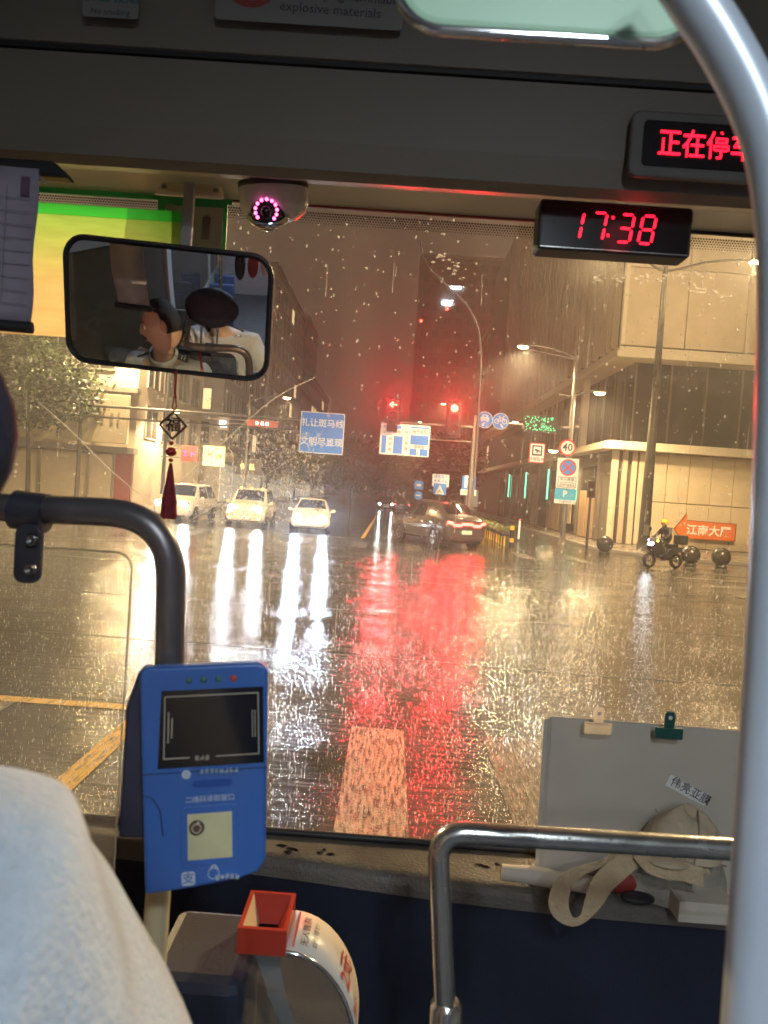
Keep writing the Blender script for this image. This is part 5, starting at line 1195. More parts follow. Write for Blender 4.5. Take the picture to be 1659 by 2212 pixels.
mb = MB(); mb.prism([(-W2 - .030, -H2 + .05), (W2 * .7, -H2 + .03), (W2 * .90, H2 - .02), (-W2 - .004, H2 - .006), (-W2 - .020, H2 - .05)], -.065, -.021); mb.build('back_shell', 'reader_dark', r, bevel=.004)
def lp(px, py): q = P(px, py, Yc) - c; return (q.x * 1.0 + .0, q.z)
sx0, sx1, sy0, sy1 = -W2 + .022, W2 - .006, H2 - .118, H2 - .028
mb = MB(); mb.prism([(sx0 - .002, sy0), (sx1, sy0), (sx1 + .0, sy1), (sx0 + .003, sy1)], .0, .0012); mb.build('screen', 'reader_screen', r)
mb = MB(); fx0, fx1, fy0, fy1 = sx0 + .005, sx1 - .006, sy0 + .011, sy1 - .007
for (a, b_) in (((fx0, fy0), (-.018, fy0)), ((.012, fy0), (fx1, fy0)), ((fx0, fy0), (fx0 + .002, fy1)), ((fx0 + .002, fy1), (fx1, fy1)), ((fx1, fy0 + .0), (fx1, fy1))): mb.cyl((*a, .0014), (*b_, .0014), .0007, n=6)
for i in range(2): mb.cyl((fx0 + .005 + i * .004, fy0 + .018 + i * .006, .0014), (fx0 + .006 + i * .004, fy1 - .018 - i * .007, .0014), .0008, n=6); mb.cyl((fx1 - .004 - i * .003, fy0 + .02, .0014), (fx1 - .004 - i * .003, fy1 - .02, .0014), .0005, n=6)
mb.build('screen_border', 'line_cream', r)
mb = MB(); strokes(mb, -.003, fy0, .0016, .0055, 3, 9); mb.build('screen_print', 'line_cream', r, kind='stuff')
for i, m_ in enumerate(('led_off_green', 'led_off_green', 'led_off_green', 'led_off_red')):
    if m_ not in MATS: mat(m_, (.05, .13, .13) if 'green' in m_ else (.42, .06, .03), .35)
    mb = MB(); mb.lathe([(0, .0025), (.0032, .002), (.0042, 0)], 14, Matrix.Translation((-.018 + i * .0172, H2 - .017, 0))); mb.build('indicator_light', m_, r)
mb = MB(); mb.box((0, sy0 - .006, -.0002), (W2 * 1.98, .0012, .0012)); mb.build('shell_seam', 'reader_dark', r)
mb = MB(); mb.tube([(-W2 + .004, -.022, .0), (-W2 + .014, -.026, .0004), (-W2 + .022, -.040, .0004), (-W2 + .025, -.070, .0004)], .0007, 6); mb.build('shell_seam', 'reader_dark', r)
mb = MB(); mb.ring((-.022, .000), .0025, .0052, .001, 18); mb.box((-.022, 0, .001), (.0016, .008, .0005)); mb.box((-.022, 0, .0012), (.008, .0016, .0005)); mb.build('emblem', 'print_pale', r)
mb = MB(); strokes(mb, .016, .003, .001, .0052, 8, 4); mb.build('company_print', 'print_pale', r, kind='stuff')
mb = MB(); mb.prism(rrect(.046, .0085, .0042, 6, .008, -.012), .0, .0009); mb.build('speaker_slot', mat('reader_blue_deep', (.01, .06, .28), .4), r)
mb = MB(); mb.text('二维码读取窗口', .0082, (.005, -.030, .0012), .002); mb.build('lettering', 'print_pale', r)
mb = MB(); mb.prism(rrect(.066, .070, .006, 4, .004, -.072), .0, .0018); mb.build('window_frame', 'reader_blue', r, bevel=.001)
mb = MB(); mb.prism(rect(-.021, -.099, .030, -.046), .0018, .0024); mb.build('scan_window', 'scan_cream', r)
mb = MB(); mb.lathe([(0, .0045), (.004, .0046), (.0085, .004), (.009, .0024)], 20, Matrix.Translation((-.0105, -.062, 0))); mb.build('scan_lens', mat('lens_brown', (.09, .06, .04), .25), r)
mb = MB(); mb.ring((-.0105, -.062), .0045, .0058, .0049, 18); mb.build('lens_ring', 'line_cream', r)
mb = MB(); mb.prism(rrect(.0155, .0155, .003, 4, -.021, -.121), 0, .0009); mb.build('pay_logo', 'print_pale', r); mb = MB(); mb.text('支', .014, (-.021, -.121, .0012), .01); mb.build('pay_logo_mark', 'reader_blue', r)
mb = MB(); mb.ring((.008, -.117), .0058, .0068, .001, 20); mb.prism([(.003, -.112), (.009, -.104), (.014, -.113), (.012, -.113), (.009, -.108), (.005, -.112)][::-1], .0004, .001); mb.build('house_logo', 'print_pale', r)
mb = MB(); strokes(mb, .024, -.121, .001, .0052, 5, 8); mb.build('logo_print', 'print_pale', r, kind='stuff')
# cream post below the reader
a = P(352, 1760, .92); r = thing('cream_post', 'cream painted post under the blue card reader', 'post', (a.x, .92, .4))
mb = MB(); mb.cyl((0, 0, 0), (0, 0, a.z - .4), .0155, n=20); mb.build('tube', mat('cream_paint', (.50, .44, .28), .4, var=.06), r)
mb = MB(); mb.cyl((0, 0, .0), (0, 0, .03), .04, n=20); mb.build('foot', 'cream_paint', r)
# dark console between post and fare box
a = P(440, 2080, 1.15); r = thing('driver_console', 'tall dark navy console box below the card reader', 'console', (a.x, 1.22, .4))
mb = MB(); mb.box((-.01, 0, .46), (.155, .2, .92)); mb.build('case', 'front_navy', r, bevel=.02)
mb = MB(); mb.box((-.01, -.10, .70), (.11, .01, .2)); mb.build('cover', 'front_navy', r, bevel=.004)
# ---- fare box
Yf = 1.22; k = mpp(Yf); c = P(648, 2212, Yf)
r = thing('fare_box', 'clear acrylic fare box with red coin funnel and curved white label', 'fare box', (c.x, Yf, .39))
zt2 = P(640, 1985, Yf).z - .39; x0, x1 = P(522, 2060, Yf).x - c.x, P(775, 2150, Yf).x - c.x; xf = P(632, 1950, Yf).x - c.x
thin_glass('fare_acrylic', (.88, .90, .92), .05, (.9, .95, 1)); mat('funnel_red', (.36, .035, .02), .22, var=.05, spec=.6); mat('label_white', (.60, .57, .52), .3, var=.05); mat('label_red', (.45, .05, .03), .4); mat('funnel_gold', (.62, .50, .30), .18, var=.1, spec=.8)
dp = .056
arcp = []
for i in range(15):
    t = i / 14; a = radians(90 - 90 * t); arcp.append((xf + (x1 - xf) * cos(a), zt2 - .02 - .17 + .17 * sin(a)))
prof = [(x0, 0), (x0, zt2 - .030), (xf, zt2 - .030), (xf, zt2 - .02)] + arcp[1:] + [(x1, 0)]
RX = Matrix.Rotation(pi / 2, 4, 'X')
mb = MB()
for yy in (-dp, dp): mb.add([(x, yy, z) for x, z in prof], [tuple(range(len(prof)))])
mb.add([(x0, -dp, 0), (x0, dp, 0), (x0, dp, zt2 - .030), (x0, -dp, zt2 - .030)], [(0, 1, 2, 3)]); mb.build('acrylic_box', 'fare_acrylic', r)
mb = MB(); n = len(arcp); vs = []
for (x, z) in arcp + [(x1, 0)]: vs += [(x, -dp, z), (x, dp, z)]
mb.add(vs, [(2 * i, 2 * i + 1, 2 * i + 3, 2 * i + 2) for i in range(n)], True); lid = mb.build('curved_lid', 'label_white', r); so = lid.modifiers.new('t', 'SOLIDIFY'); so.thickness = .004; so.offset = 0
mb = MB(); mb.tube([(x, -dp - .003, z) for x, z in arcp] + [(x1, -dp - .003, .2)], .0035, 8); mb.build('lid_rim', 'chrome', r)
# print that follows the curve of the lid
def on_lid(u, v):
    """u 0..1 along the arc, v across; returns point just above the lid"""
    i = min(n - 2, int(u * (n - 1))); t = u * (n - 1) - i; x = arcp[i][0] * (1 - t) + arcp[i + 1][0] * t; z = arcp[i][1] * (1 - t) + arcp[i + 1][1] * t
    a = radians(90 - 90 * u); return Vector((x + .0046 * cos(a), v, z + .0046 * sin(a)))
mb = MB(); vs_, fs_ = text_geo('无人售票', 1.0, .01); o_ = len(mb.v)
mb.add([on_lid(.12 + .07 * (-v.y + .3), v.x * .020) for v in vs_], fs_); mb.add([on_lid(.215 + .05 * (-v.y + .3), v.x * .017) for v in text_geo('自备零钞', 1.0, .0)[0]], text_geo('自备零钞', 1.0, .0)[1]); mb.build('lettering', 'ink', r)
mb = MB(); vs_, fs_ = text_geo('2元', 1.0, .02); mb.add([on_lid(.56 + .17 * (-v.y + .1), v.x * .05) for v in vs_], fs_); vs_, fs_ = text_geo('票价', 1.0, .01); mb.add([on_lid(.78 + .1 * (-v.y + .1), v.x * .022 - .02) for v in vs_], fs_); mb.build('price_print', 'label_red', r)
mb = MB(); mb.add([on_lid(.045, -.05), on_lid(.06, -.05), on_lid(.06, .05), on_lid(.045, .05)], [(0, 1, 2, 3)]); mb.build('label_border', 'label_red', r)
# red funnel: square rim, sloping faces to a slot
fx, fw = (x0 + xf) / 2, (xf - x0) / 2; fz0, fz1 = zt2 - .030, zt2 + .012
mb = MB(); o4 = [(fx - fw, -dp), (fx + fw, -dp), (fx + fw, dp), (fx - fw, dp)]
mb.add([(x, y, fz0) for x, y in o4] + [(x, y, fz1) for x, y in o4], [(0, 1, 5, 4), (1, 2, 6, 5), (2, 3, 7, 6), (3, 0, 4, 7)]); mb.build('funnel_skirt', 'funnel_red', r)
i4 = [(fx - fw + .007, -dp + .007), (fx + fw - .007, -dp + .007), (fx + fw - .007, dp - .007), (fx - fw + .007, dp - .007)]; s4 = [(fx - .016, -.022), (fx + .016, -.022), (fx + .016, .018), (fx - .016, .018)]
mb = MB(); mb.add([(x, y, fz1) for x, y in o4] + [(x, y, fz1) for x, y in i4], [(0, 1, 5, 4), (1, 2, 6, 5), (2, 3, 7, 6), (3, 0, 4, 7)]); mb.build('funnel_rim', 'funnel_red', r)
for i, nm in enumerate(('funnel_face',) * 4):
    j = (i + 1) % 4; mb = MB(); mb.add([(*i4[i], fz1 - .0005), (*i4[j], fz1 - .0005), (*s4[j], fz1 - .035), (*s4[i], fz1 - .035)], [(0, 1, 2, 3)]); mb.build(nm, 'funnel_gold' if i == 3 else 'funnel_red', r)
mb = MB(); mb.add([(*p, fz1 - .035) for p in s4] + [(*p, fz1 - .045) for p in s4], [(0, 1, 5, 4), (1, 2, 6, 5), (2, 3, 7, 6), (3, 0, 4, 7), (4, 5, 6, 7)]); mb.build('slot', 'screen_black', r)
mb = MB(); mb.add([(xf, -.04, zt2 - .10), (xf - .03, -.04, zt2 - .10), (.0, -.02, zt2 - .22), (.03, -.02, zt2 - .24)], [(0, 1, 2, 3)]); mb.add([(x0 + .02, .02, zt2 - .08), (fx + .02, .02, zt2 - .08), (fx + .06, .0, zt2 - .21), (fx + .045, .0, zt2 - .22)], [(0, 1, 2, 3)]); mb.build('inner_chute', mat('chute_grey', (.20, .20, .19), .4), r)
mb = MB(); mb.box(((x0 + x1) / 2, 0, .15), (x1 - x0 - .01, 2 * dp - .01, .3)); mb.build('base_safe', 'front_navy', r, bevel=.006)
# ---- lower right rail (aluminium)
Ym = 1.16
path = bend(P(1640, 1838, Ym), P(945, 1795, Ym), P(962, 2200, Ym), .05, 12); c = P(965, 2230, Ym)
r = thing('hand_rail', 'brushed metal hand rail before the dash ledge with beaded water drops', 'rail', c)
mb = MB(); mb.tube([p - c for p in path], .0172, 26); mb.build('tube', 'alu_rail', r)
mb = MB(); a = path[-1] - c; mb.tube([a + Vector((0, 0, .03)), a + Vector((0, 0, .022)), a + Vector((.002, 0, -.1))], [.019, .026, .027], 24); mb.build('socket', 'alu_rail', r)
mb = MB(); rr = random.Random(8)
for i in range(34):
    t = rr.random(); b_ = path[0].lerp(path[1], t) - c; an = radians(rr.uniform(-60, 200)); mb.sphere(b_ + Vector((0, -.0172 * cos(an), .0172 * sin(an))), rr.uniform(.0009, .0022), 8, 5)
mb.build('water_beads', 'water_bead', r, kind='stuff')
# ---- near right pole with curved top
Yp = .5
pts = [P(1420, -120, Yp), P(1500, 0, Yp), P(1562, 95, Yp), P(1625, 215, Yp), P(1668, 340, Yp), P(1688, 480, Yp), P(1694, 640, Yp), P(1688, 900, Yp), P(1672, 1300, Yp), P(1645, 1750, Yp), P(1610, 2260, Yp), P(1590, 2500, Yp)]
c = pts[-1]; r = thing('grab_pole', 'thick pale metal grab pole curving in at the top', 'pole', c)
mb = MB(); mb.tube([p - c for p in smooth_path(pts, 6)], .0165, 28); mb.build('tube', 'pole_near', r)
# ---- pale green hanging panel with chrome rim, fixed to the pole's upper bend
Yg = .56; k = mpp(Yg); c = P(1190, -60, Yg)
r = thing('passenger_mirror', 'pale green backed mirror panel with chrome rim held by the grab pole', 'mirror', c, SIGN())
mb = MB(); w, h = 640 * k, 250 * k; mb.prism(rrect(w, h, .035, 8), -.012, 0); mb.build('back', mat('pale_green', (.40, .60, .43), .45, var=.05), r, bevel=.005)
mb = MB(); q = rrect(w + .004, h + .004, .037, 8); mb.tube([(x, y, -.002) for x, y in q + q[:1]], .0042, 8); mb.build('rim', 'chrome', r)
# ================================================================== THINGS ON THE DASH
Yd = 1.66; k = mpp(Yd)
def standing(name, label, px0, py0, px1, py1, Y, mt, cat, th=.002, rz=0.0, tilt=4.0):
    a, b_ = P(px0, py1, Y), P(px1, py0, Y); r = thing(name, label, cat, ((a.x + b_.x) / 2, Y, 1.237), (radians(90 - tilt), 0, rz)); w = b_.x - a.x; h = P((px0 + px1) / 2, py0, Y).z - 1.237
    return r, w, h
r, w, h = standing('document_folder', 'stack of white document folders leaning against the windshield', 1163, 1573, 1660, 1800, Yd, 'paper_white', 'folder')
for i, (dx, dz, dy) in enumerate(((0, -.004, .006), (.012, .003, .003), (.016, .0, 0))):
    mb = MB(); pts = [(-w / 2 + dx, 0), (w / 2, 0), (w / 2, h + dz - .004), (w * .1, h + dz), (-w / 2 + dx, h + dz)]; mb.prism(pts, -dy - .0012, -dy); mb.build('sheet', 'paper_white', r)
mb = MB(); mb.box((w * .12, h * .62, .002), (.10, .028, .0012), Matrix.Translation((w * .17, h * .62, 0)) @ Matrix.Rotation(radians(-24), 4, 'Z') @ Matrix.Translation((-w * .12, -h * .62, 0))); mb.build('label_strip', mat('label_strip', (.72, .70, .66), .5), r)
mb = MB(); mb.text('伟亮亚膜', .025, (w * .185, h * .615, .0035), .004, rot=radians(-25)); mb.build('lettering', 'ink', r)
mb = MB(); mb.tube([(w * .03, h * .5, .001), (w * .06, h * .44, .001), (w * .1, h * .46, .001), (w * .125, h * .5, .001)], .003, 6); mb.build('crease', 'paper_white', r)
def clip(label, px, py, col, clear=False):
    c = P(px, py, Yd - .01); r = thing('bulldog_clip', label, 'clip', c, SIGN())
    m_ = col
    mb = MB(); mb.prism([(-.031, -.008), (.031, -.008), (.031, .018), (-.031, .018)], -.004, .006); mb.build('jaw', m_, r, bevel=.003)
    mb = MB(); mb.prism([(-.011, .016), (.011, .016), (.0125, .046), (.008, .054), (-.008, .054), (-.0125, .046)], -.002, .003); mb.build('handle', m_, r, bevel=.002)
    mb = MB(); mb.lathe([(.0028, 0), (.0045, 0)], 14, Matrix.Translation((0, .040, .0036))); mb.disc((0, .040, .0037), .003, 12); mb.build('eyelet', 'label_white', r); return r
clip('dark green bulldog clip gripping the white folders', 1444, 1588, mat('clip_green', (.008, .075, .065), .35))
thin_glass('clip_clear', (.80, .78, .74), .25, (1, .98, .95))
clip('clear plastic clip on the folder top edge', 1291, 1578, 'clip_clear')
# cap resting before the folders
c = P(1490, 1812, 1.56); r = thing('cap', 'crumpled beige fabric cap lying before the white folders', 'cap', (c.x, 1.60, 1.352))
mat('cap_cloth', (.44, .36, .25), .8, var=.12, scale=14, bump=.5, bscale=30)
mb = MB(); vs = []; fs = []; nu, nv = 26, 9; rr = random.Random(4)
for j in range(nv + 1):
    th = pi / 2 * j / nv
    for i in range(nu):
        a = 2 * pi * i / nu; q = 1 + .10 * sin(3 * a + j * .5) * (j / nv) + .05 * sin(5 * a + 1); vs.append((.088 * sin(th) * cos(a) * q, .07 * sin(th) * sin(a) * q, .010 + .092 * cos(th) * (1 + .12 * sin(2 * a)) ))
for j in range(nv):
    for i in range(nu): fs.append((j * nu + i, (j + 1) * nu + i, (j + 1) * nu + (i + 1) % nu, j * nu + (i + 1) % nu))
mb.add(vs, fs, True); mb.build('crown', 'cap_cloth', r, subsurf=1)
mb = MB(); mb.tube([(.0, -.07, .012), (.012, -.055, .06), (.02, -.03, .092), (.03, .0, .098)], .0016, 6); mb.build('seam', mat('cap_seam', (.20, .15, .10), .8), r)
mb = MB(); mb.sphere((-.05, -.055, .012), .05, 16, 8, (1, .8, .18)); mb.build('peak', 'cap_cloth', r)
c = P(1470, 1812, 1.6); r = thing('tote_bag', 'slumped beige cloth tote bag under the cap behind the rail', 'bag', (c.x, 1.625, 1.237))
mb = MB(); vs = []; fs = []; nu, nv = 28, 10
for j in range(nv + 1):
    t = j / nv
    for i in range(nu):
        a = 2 * pi * i / nu; q = (1 - .25 * t ** 2) * (1 + .06 * sin(4 * a + 3 * t) + .04 * sin(7 * a)); vs.append((.12 * q * cos(a), .036 * q * sin(a), .118 * t + .004 * sin(5 * a)))
vs.append((0, 0, .122))
for j in range(nv):
    for i in range(nu): fs.append((j * nu + i, j * nu + (i + 1) % nu, (j + 1) * nu + (i + 1) % nu, (j + 1) * nu + i))
for i in range(nu): fs.append((nv * nu + i, nv * nu + (i + 1) % nu, len(vs) - 1))
mb.add(vs, fs, True); mb.build('cloth', mat('tote_cloth', (.30, .27, .22), .85, var=.15, scale=20, bump=.6, bscale=25), r, subsurf=1)
mb = MB(); mb.tube([(-.10, -.034, .10), (0, -.040, .112), (.10, -.034, .10)], .002, 6); mb.build('hem', 'cap_seam', r)
# tote straps: flat woven bands draped over the edge
mat('strap_cloth', (.46, .34, .21), .85, var=.1, scale=40, bump=.4, bscale=120)
def strap(name, label, path, wv, mt='strap_cloth'):
    c = path[0][0]; r = thing(name, label, 'strap', c); mb = MB(); vs = []
    fk = FK if len(path) == len(FK) else [1] * len(path); path = [(p, w_ * f) for (p, w_), f in zip(path, fk)]
    ps = smooth_path([p for p, w_ in path], 14); wsn = smooth_path([w_ for p, w_ in path], 14)
    for p, wd in zip(ps, wsn): vs += [p - c - wd * 1.08, p - c + wd * 1.08]
    mb.add(vs, [(2 * i, 2 * i + 1, 2 * i + 3, 2 * i + 2) for i in range(len(ps) - 1)], False); o = mb.build('band', mt, r); s = o.modifiers.new('t', 'SOLIDIFY'); s.thickness = .0014
    return r
def sp(pts):
    out = []
    for (px, py, Y, wx, wz, wy) in pts: out.append((P(px, py, Y), Vector((wx, wy, wz))))
    return out
hw = .0155; FK = [.45, .5, .7, 1.15, 1.25, 1.05, .6, .55, 1.0, 1.25, 1.2, 1.0, .9]
strap('tote_strap', 'beige woven tote strap looping down over the dash edge', sp([(1330, 1838, 1.56, .010, -.010, .004), (1306, 1862, 1.54, .009, -.012, .004), (1256, 1880, 1.52, .008, -.013, .004), (1222, 1904, 1.49, .0135, -.008, .003), (1207, 1940, 1.475, .0155, .002, .002), (1212, 1970, 1.475, .0135, .008, .001), (1234, 1990, 1.475, .005, .0145, .0), (1258, 1984, 1.48, -.007, .0135, .0), (1280, 1950, 1.48, -.0135, .008, .002), (1300, 1912, 1.49, -.0135, .007, .004), (1332, 1880, 1.53, -.011, .011, .006), (1372, 1852, 1.56, -.008, .013, .006), (1400, 1838, 1.58, -.005, .015, .006)]), hw)
strap('tote_strap', 'second beige strap lying folded along the dash edge', sp([(1375, 1836, 1.55, .006, .014, .004), (1402, 1868, 1.53, .004, .013, .004), (1440, 1880, 1.52, .002, .0155, .004), (1480, 1884, 1.52, .001, .0165, .004), (1519, 1896, 1.52, .0, .017, .004)]), hw)
strap('tote_strap', 'upper beige strap fold tucked under the rail', sp([(1420, 1832, 1.57, .004, .006, .012), (1455, 1850, 1.56, .002, .008, .012), (1500, 1866, 1.55, .0, .010, .012), (1530, 1872, 1.55, .0, .010, .012)]), hw)
c = P(1190, 1856, 1.635); r = thing('paper_roll', 'rolled grey paper lying on the dash ledge beside the straps', 'paper roll', (c.x, 1.63, 1.237))
mb = MB(); mb.tube([(-.105, .02, .020), (-.03, .012, .021), (.05, .0, .020), (.115, -.01, .018)], [.017, .02, .02, .018], 16); mb.build('roll', 'paper_white', r)
mb = MB(); mb.lathe([(.008, 0), (.013, 0), (.0165, .0005)], 16, Matrix.Translation((-.1055, .02, .020)) @ Matrix.Rotation(-pi / 2, 4, 'Y')); mb.build('roll_end', 'ink_faint', r)
c = P(1362, 1800, 1.6); r = thing('red_pouch', 'small dark red pouch behind the metal rail beside the cap', 'pouch', (c.x, 1.62, 1.237))
mb = MB(); mb.sphere((0, 0, .035), .036, 14, 8, (1.3, .6, .75)); mb.build('pouch', mat('pouch_red', (.22, .02, .015), .6), r); mb = MB(); mb.box((.01, -.0, .066), (.05, .01, .008)); mb.build('zip', 'rubber_black', r, bevel=.002)
c = P(1400, 1862, 1.55); r = thing('dark_pouch', 'dark cloth pouch lying between the beige straps', 'pouch', (c.x, 1.595, 1.237)); mb = MB(); mb.sphere((0, 0, .014), .032, 14, 8, (1.2, .7, .4)); mb.build('pouch', 'coat_dark', r); mb = MB(); mb.tube([(-.025, -.014, .018), (0, -.022, .02), (.025, -.014, .018)], .002, 6); mb.build('seam', 'rubber_black', r)
c = P(1545, 1865, 1.52); r = thing('paper_box', 'flat pale cardboard box end beside the pole', 'box', (c.x, 1.585, 1.237)); mb = MB(); mb.box((0, 0, .022), (.12, .1, .044)); mb.build('carton', 'paper_white', r, bevel=.002); mb = MB(); mb.box((0, -.0506, .022), (.118, .001, .008)); mb.build('tape', 'line_cream', r)
# ================================================================== MIRROR, CHARM, DRIVER
mat('mirror_frame', (.02, .02, .024), .4, var=.1)
mirror_mat = bpy.data.materials.new('mirror_glass'); mirror_mat.use_nodes = True; b = mirror_mat.node_tree.nodes['Principled BSDF']; b.inputs['Base Color'].default_value = (.80, .82, .85, 1); b.inputs['Metallic'].default_value = 1; b.inputs['Roughness'].default_value = .015; MATS['mirror_glass'] = mirror_mat
Ymr = 1.42; mc_ = P(356, 670, Ymr); k = mpp(Ymr)
DRIVER_HEAD = Vector((-.70, .84, 2.10))
mw, mh, mr_ = 438 * k / .985, 244 * k / .93, 44 * k; RC = 1.15; rollm = radians(-2.5)
# turn the convex mirror so that the driver's head shows a little below its middle
OFX, OFY = -.006, -.030
nrm = (CAM - mc_).normalized()
for _ in range(6):
    xax = Vector((0, 0, 1)).cross(nrm); xax.normalize(); yax = nrm.cross(xax); xa = xax * cos(rollm) + yax * sin(rollm); ya = nrm.cross(xa)
    pm = mc_ + xa * OFX + ya * OFY
    want = ((CAM - pm).normalized() + (DRIVER_HEAD - pm).normalized()).normalized()
    nrm = (want - xa * (OFX / RC) - ya * (OFY / RC)).normalized()
Mm = Matrix((xa, ya, nrm)).transposed().to_4x4()
r = thing('rear_view_mirror', 'large rounded interior mirror reflecting the driver, hung on a grey stem', 'mirror', mc_); r.rotation_euler = Mm.to_euler()
outl = rrect(mw, mh, mr_, 8); inn = rrect(mw - .012, mh - .012, mr_ - .005, 8)
sag = lambda x, y: -(x * x + y * y) / (2 * RC)
mb = MB(); n = 26; nx, ny = 40, 24; vs = []; fs = []
# convex glass: rings from the centre to the outline
rs_ = []
for i in range(len(inn)):
    a_, b_ = Vector(inn[i]), Vector(inn[(i + 1) % len(inn)]); q_ = max(1, int((b_ - a_).length / .006))
    rs_ += [a_.lerp(b_, t / q_) for t in range(q_)]
inn = [(p.x, p.y) for p in rs_]; rings_ = 24; N_ = len(inn); vs.append((0, 0, .0)); nrmls = []
for j in range(1, rings_ + 1):
    for (x, y) in inn: q = j / rings_; vs.append((x * q, y * q, sag(x * q, y * q)))
for i in range(N_): fs.append((0, 1 + i, 1 + (i + 1) % N_))
for j in range(rings_ - 1):
    for i in range(N_): fs.append((1 + j * N_ + i, 1 + (j + 1) * N_ + i, 1 + (j + 1) * N_ + (i + 1) % N_, 1 + j * N_ + (i + 1) % N_))
mb.add(vs, fs, True); mb.build('glass', 'mirror_glass', r)
mb = MB(); mb.tube([(x, y, sag(x, y) + .001) for x, y in outl + outl[:1]], .0048, 10); mb.build('rim', 'mirror_frame', r)
mb = MB(); mb.add([(x, y, sag(x, y) - .004) for x, y in outl] + [(x * .82, y * .8, -.055) for x, y in outl], [(i, (i + 1) % len(outl), len(outl) + (i + 1) % len(outl), len(outl) + i) for i in range(len(outl))] + [tuple(range(len(outl), 2 * len(outl)))], True); mb.build('back_shell', 'mirror_frame', r)
stem0 = P(407, 395, 1.48); stem1 = P(404, 560, 1.48)
inv = Matrix.Translation(mc_) @ Mm; inv = inv.inverted()
mb = MB(); mb.box((0, 0, 0), (.021, .012, 1), Matrix.Translation(inv @ ((stem0 + stem1) / 2)) @ Mm.to_3x3().inverted().to_4x4() @ Matrix.Diagonal((1, 1, (stem0 - stem1).length, 1))); mb.build('stem', 'bus_grey', r, bevel=.002)
# ---- hanging charm
mat('cord_red', (.30, .015, .012), .6, var=.15, scale=60); mat('charm_wood', (.05, .018, .010), .4, var=.2); mat('bead_red', (.35, .02, .015), .25); mat('tassel_red', (.20, .012, .018), .75, var=.35, scale=70, stretch=(1, 1, .06))
Yh = 1.36; k = mpp(Yh); c = P(372, 975, Yh)
r = thing('hanging_charm', 'red knotted charm with wooden diamond character and long tassel under the mirror', 'charm', c, SIGN())
def L(px, py): q = P(px, py, Yh) - c; return Vector((q.x, q.z, 0))
tp, d0, d1 = L(380, 800), L(376, 888), L(371, 962)
mb = MB(); mb.tube([tp + Vector((-.0016, 0, 0)), d0.lerp(tp, .5) + Vector((-.0012, 0, 0)), d0 + Vector((-.002, .02, 0)), d0 + Vector((-.004, .008, 0)), d0], .0013, 8); mb.tube([tp + Vector((.0016, 0, 0)), d0.lerp(tp, .5) + Vector((.0012, 0, 0)), d0 + Vector((.002, .02, 0)), d0 + Vector((.004, .008, 0)), d0], .0013, 8)
mb.sphere(d0 + Vector((0, .026, 0)), .0036, 10, 6); mb.build('cord', 'cord_red', r)
dc = L(374, 919); S_ = .0245
mb = MB(); Q = [(dc.x, dc.y + S_), (dc.x - S_, dc.y), (dc.x, dc.y - S_), (dc.x + S_, dc.y)]
for i in range(4):
    a, b_ = Vector((*Q[i], 0)), Vector((*Q[(i + 1) % 4], 0)); mb.box((0, 0, 0), ((b_ - a).length + .003, .0032, .005), Matrix.Translation((a + b_) / 2) @ Matrix.Rotation(atan2(b_.y - a.y, b_.x - a.x), 4, 'Z'))
mb.build('diamond_frame', 'charm_wood', r)
mb = MB(); mb.text('福', .0285, (dc.x, dc.y, .0), .02); o = mb.build('character', 'charm_wood', r); s = o.modifiers.new('t', 'SOLIDIFY'); s.thickness = .003
for (px, py, rad, sc) in ((370.5, 957, .0042, 1), (369.5, 976, .0098, .88), (369, 994, .0045, .9)):
    q = L(px, py); mb = MB(); mb.sphere(q, rad, 16, 10, (1.05, sc, 1.05)); mb.build('bead', 'bead_red' if rad > .005 else 'cord_red', r)
t0, t1 = L(369, 1000), L(364, 1121)
ax = (t1 - t0); mb = MB(); prf = [(.0025, 0), (.0035, .05), (.0060, .22), (.0095, .5), (.0128, .70), (.0122, .76), (.0125, .82), (.0135, .97), (.0130, 1.0), (0, 1.0)]
nn = 40; vs = []; fs = []
for j, (rad, t) in enumerate(prf):
    for i in range(nn): a = 2 * pi * i / nn; q = rad * (1 + .12 * ((i * 7) % 5 - 2) / 2 * min(1, t * 2)); vs.append(t0 + ax * t + Vector((q * cos(a), (.001 * ((i * 3) % 4) if t > .9 else 0), q * sin(a))))
for j in range(len(prf) - 1):
    for i in range(nn): fs.append((j * nn + i, j * nn + (i + 1) % nn, (j + 1) * nn + (i + 1) % nn, (j + 1) * nn + i))
mb.add(vs, fs, True); mb.build('tassel', 'tassel_red', r)
